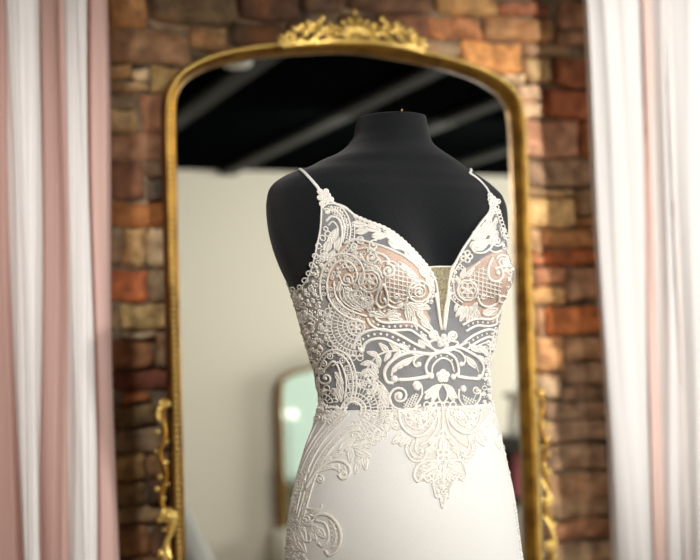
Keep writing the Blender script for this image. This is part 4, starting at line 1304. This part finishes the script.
# ------------------------------------------------------------------ lights
def aim(o, tgt):
    o.rotation_euler = (Vector(tgt) - o.location).to_track_quat('-Z', 'Y').to_euler()
def area(name, loc, tgt, size, power, col=(1, 1, 1), sy=None):
    l = bpy.data.lights.new(name, 'AREA'); l.size = size; l.energy = power; l.color = col
    if sy: l.shape = 'RECTANGLE'; l.size_y = sy
    o = bpy.data.objects.new(name, l); o.location = loc; C.objects.link(o); aim(o, tgt); return o
def spot(name, loc, tgt, power, ang, blend=.4, rad=.04, col=(1, .93, .84)):
    l = bpy.data.lights.new(name, 'SPOT'); l.energy = power; l.spot_size = math.radians(ang); l.spot_blend = blend
    l.shadow_soft_size = rad; l.color = col
    o = bpy.data.objects.new(name, l); o.location = loc; C.objects.link(o); aim(o, tgt)
    # its housing on the ceiling
    p = Vector(loc); dirn = (Vector(tgt) - p).normalized()
    e = empty('ceiling_spotlight', (p.x, p.y, ZC), LAB.pop(0), 'spotlight')
    m = MB(); q = p - dirn * .03
    m.lathe([(.020, -.12), (.034, -.115), (.040, -.02), (.042, 0), (.036, 0), (.034, -.02)], q, 20, dirn); m.build('lamp_head', M['black'], e)
    m = MB(); m.tube([q - dirn * .08, Vector((q.x - dirn.x * .08, q.y - dirn.y * .08, ZC))], .008); m.build('stem', M['black'], e)
    return o
LAB = ['black ceiling spotlight aimed at the wedding dress', 'black ceiling spotlight aimed at the right white drape', 'black ceiling spotlight aimed at the left striped drape', 'added black spotlight that brightens the crest of the gilt mirror']
tgt = (AX.x + .17, AX.y, 1.47)
spot('dress_spot', (1.0, -.78, 2.35), (AX.x + .20, AX.y, 1.62), 285, 32, .9, .04, (1, .985, .965))
spot('right_drape_spot', (2.5, .7, 2.4), (2.2, 3.1, 1.8), 270, 44, .7, .06, (1, .97, .94))
spot('left_drape_spot', (0, 1.55, 2.45), (.35, 3.0, 1.35), 75, 80, .9, .06, (1, .97, .94))
spot('crest_fill', (1.45, 2.25, 2.56), (1.30, 3.15, 2.12), 10, 60, .8, .02, (1, .92, .78))  # added light with its housing, only to brighten the crest
area('window_light_right', (X1 - .12, 0, 1.5), (0, 0.6, 1.3), 2.8, 190, (1, 1, .99), 1.5)
area('front_wall_fill', (3.0, .3, 2.35), (2.7, Y0, 1.0), 1.6, 36, (1, .985, .93), .5)  # added unseen area light, brightens the front wall in the mirror
area('overhead_fill', (.1, .0, ZC - .06), (.6, .4, 0), 1.0, 12, (1, .97, .92), 1.0)  # added general fill light, no panel hangs there
p = MB()

# downlight seen as a pale disc in the mirror's upper left, and two globe lamps
pl = at_depth(237, 60, 5.6)
lx, ly = None, None
k = ray(237, 61); tz = (ZC - .03 - CAM.z) / k.z; pp = CAM + k * tz
dl_ = empty('ceiling_downlight', (pp.x, 2 * MY - pp.y, ZC), 'small pale ceiling downlight reflected at the upper left of the gilt mirror', 'ceiling light')
m = MB(); m.lathe([(.05, -.05), (.06, -.04), (.06, 0)], (pp.x, 2 * MY - pp.y, ZC - .001), 24); m.build('housing', M['white_paint'], dl_)

# twin globe lamp whose bulbs show in the smaller mirror
k1 = ray(287, 414); p1 = CAM + k1 * ((MY - CAM.y) / k1.y); k2 = Vector((k1.x, -k1.y, k1.z))
a5 = math.radians(5.5); n5 = Vector((-math.sin(a5), math.cos(a5), 0))
q0 = Vector((xL, SY - .012, 0)); tt5 = (q0 - p1).dot(n5) / k2.dot(n5); p2 = p1 + k2 * tt5
k3 = k2 - n5 * (2 * k2.dot(n5)); p3 = p2 + k3 * ((.9 - p2.y) / k3.y)
lp = empty('floor_lamp', (p3.x, p3.y, 0), 'low floor lamp with two lit globes reflected inside the smaller gilt mirror', 'lamp')
m = MB(); m.lathe([(.14, 0), (.14, .015), (.02, .03), (.010, .05), (.010, p3.z)], (p3.x, p3.y, 0), 24); m.build('base', M['rod'], lp)
m = MB(); m.tube([(p3.x - .085, p3.y, p3.z), (p3.x + .085, p3.y, p3.z)], .008); m.build('arm', M['rod'], lp)
for sx in (-1, 1):
    m = MB(); m.ball((p3.x + sx * .048, p3.y - .04, p3.z), .019, n=16, m=10); m.build('globe', M['lampglass'], lp)

w_ = bpy.data.worlds.new('world'); bpy.context.scene.world = w_
w_.use_nodes = True
w_.node_tree.nodes['Background'].inputs[0].default_value = (.8, .85, .9, 1)
w_.node_tree.nodes['Background'].inputs[1].default_value = .3

sc_ = bpy.context.scene
sc_.view_settings.view_transform = 'Standard'
sc_.view_settings.look = 'None'
sc_.view_settings.gamma = 1
sc_.view_settings.exposure = 0.14
sc_.cycles.max_bounces = 8
sc_.cycles.transparent_max_bounces = 12
sc_.cycles.sample_clamp_indirect = 6
sc_.cycles.caustics_reflective = False
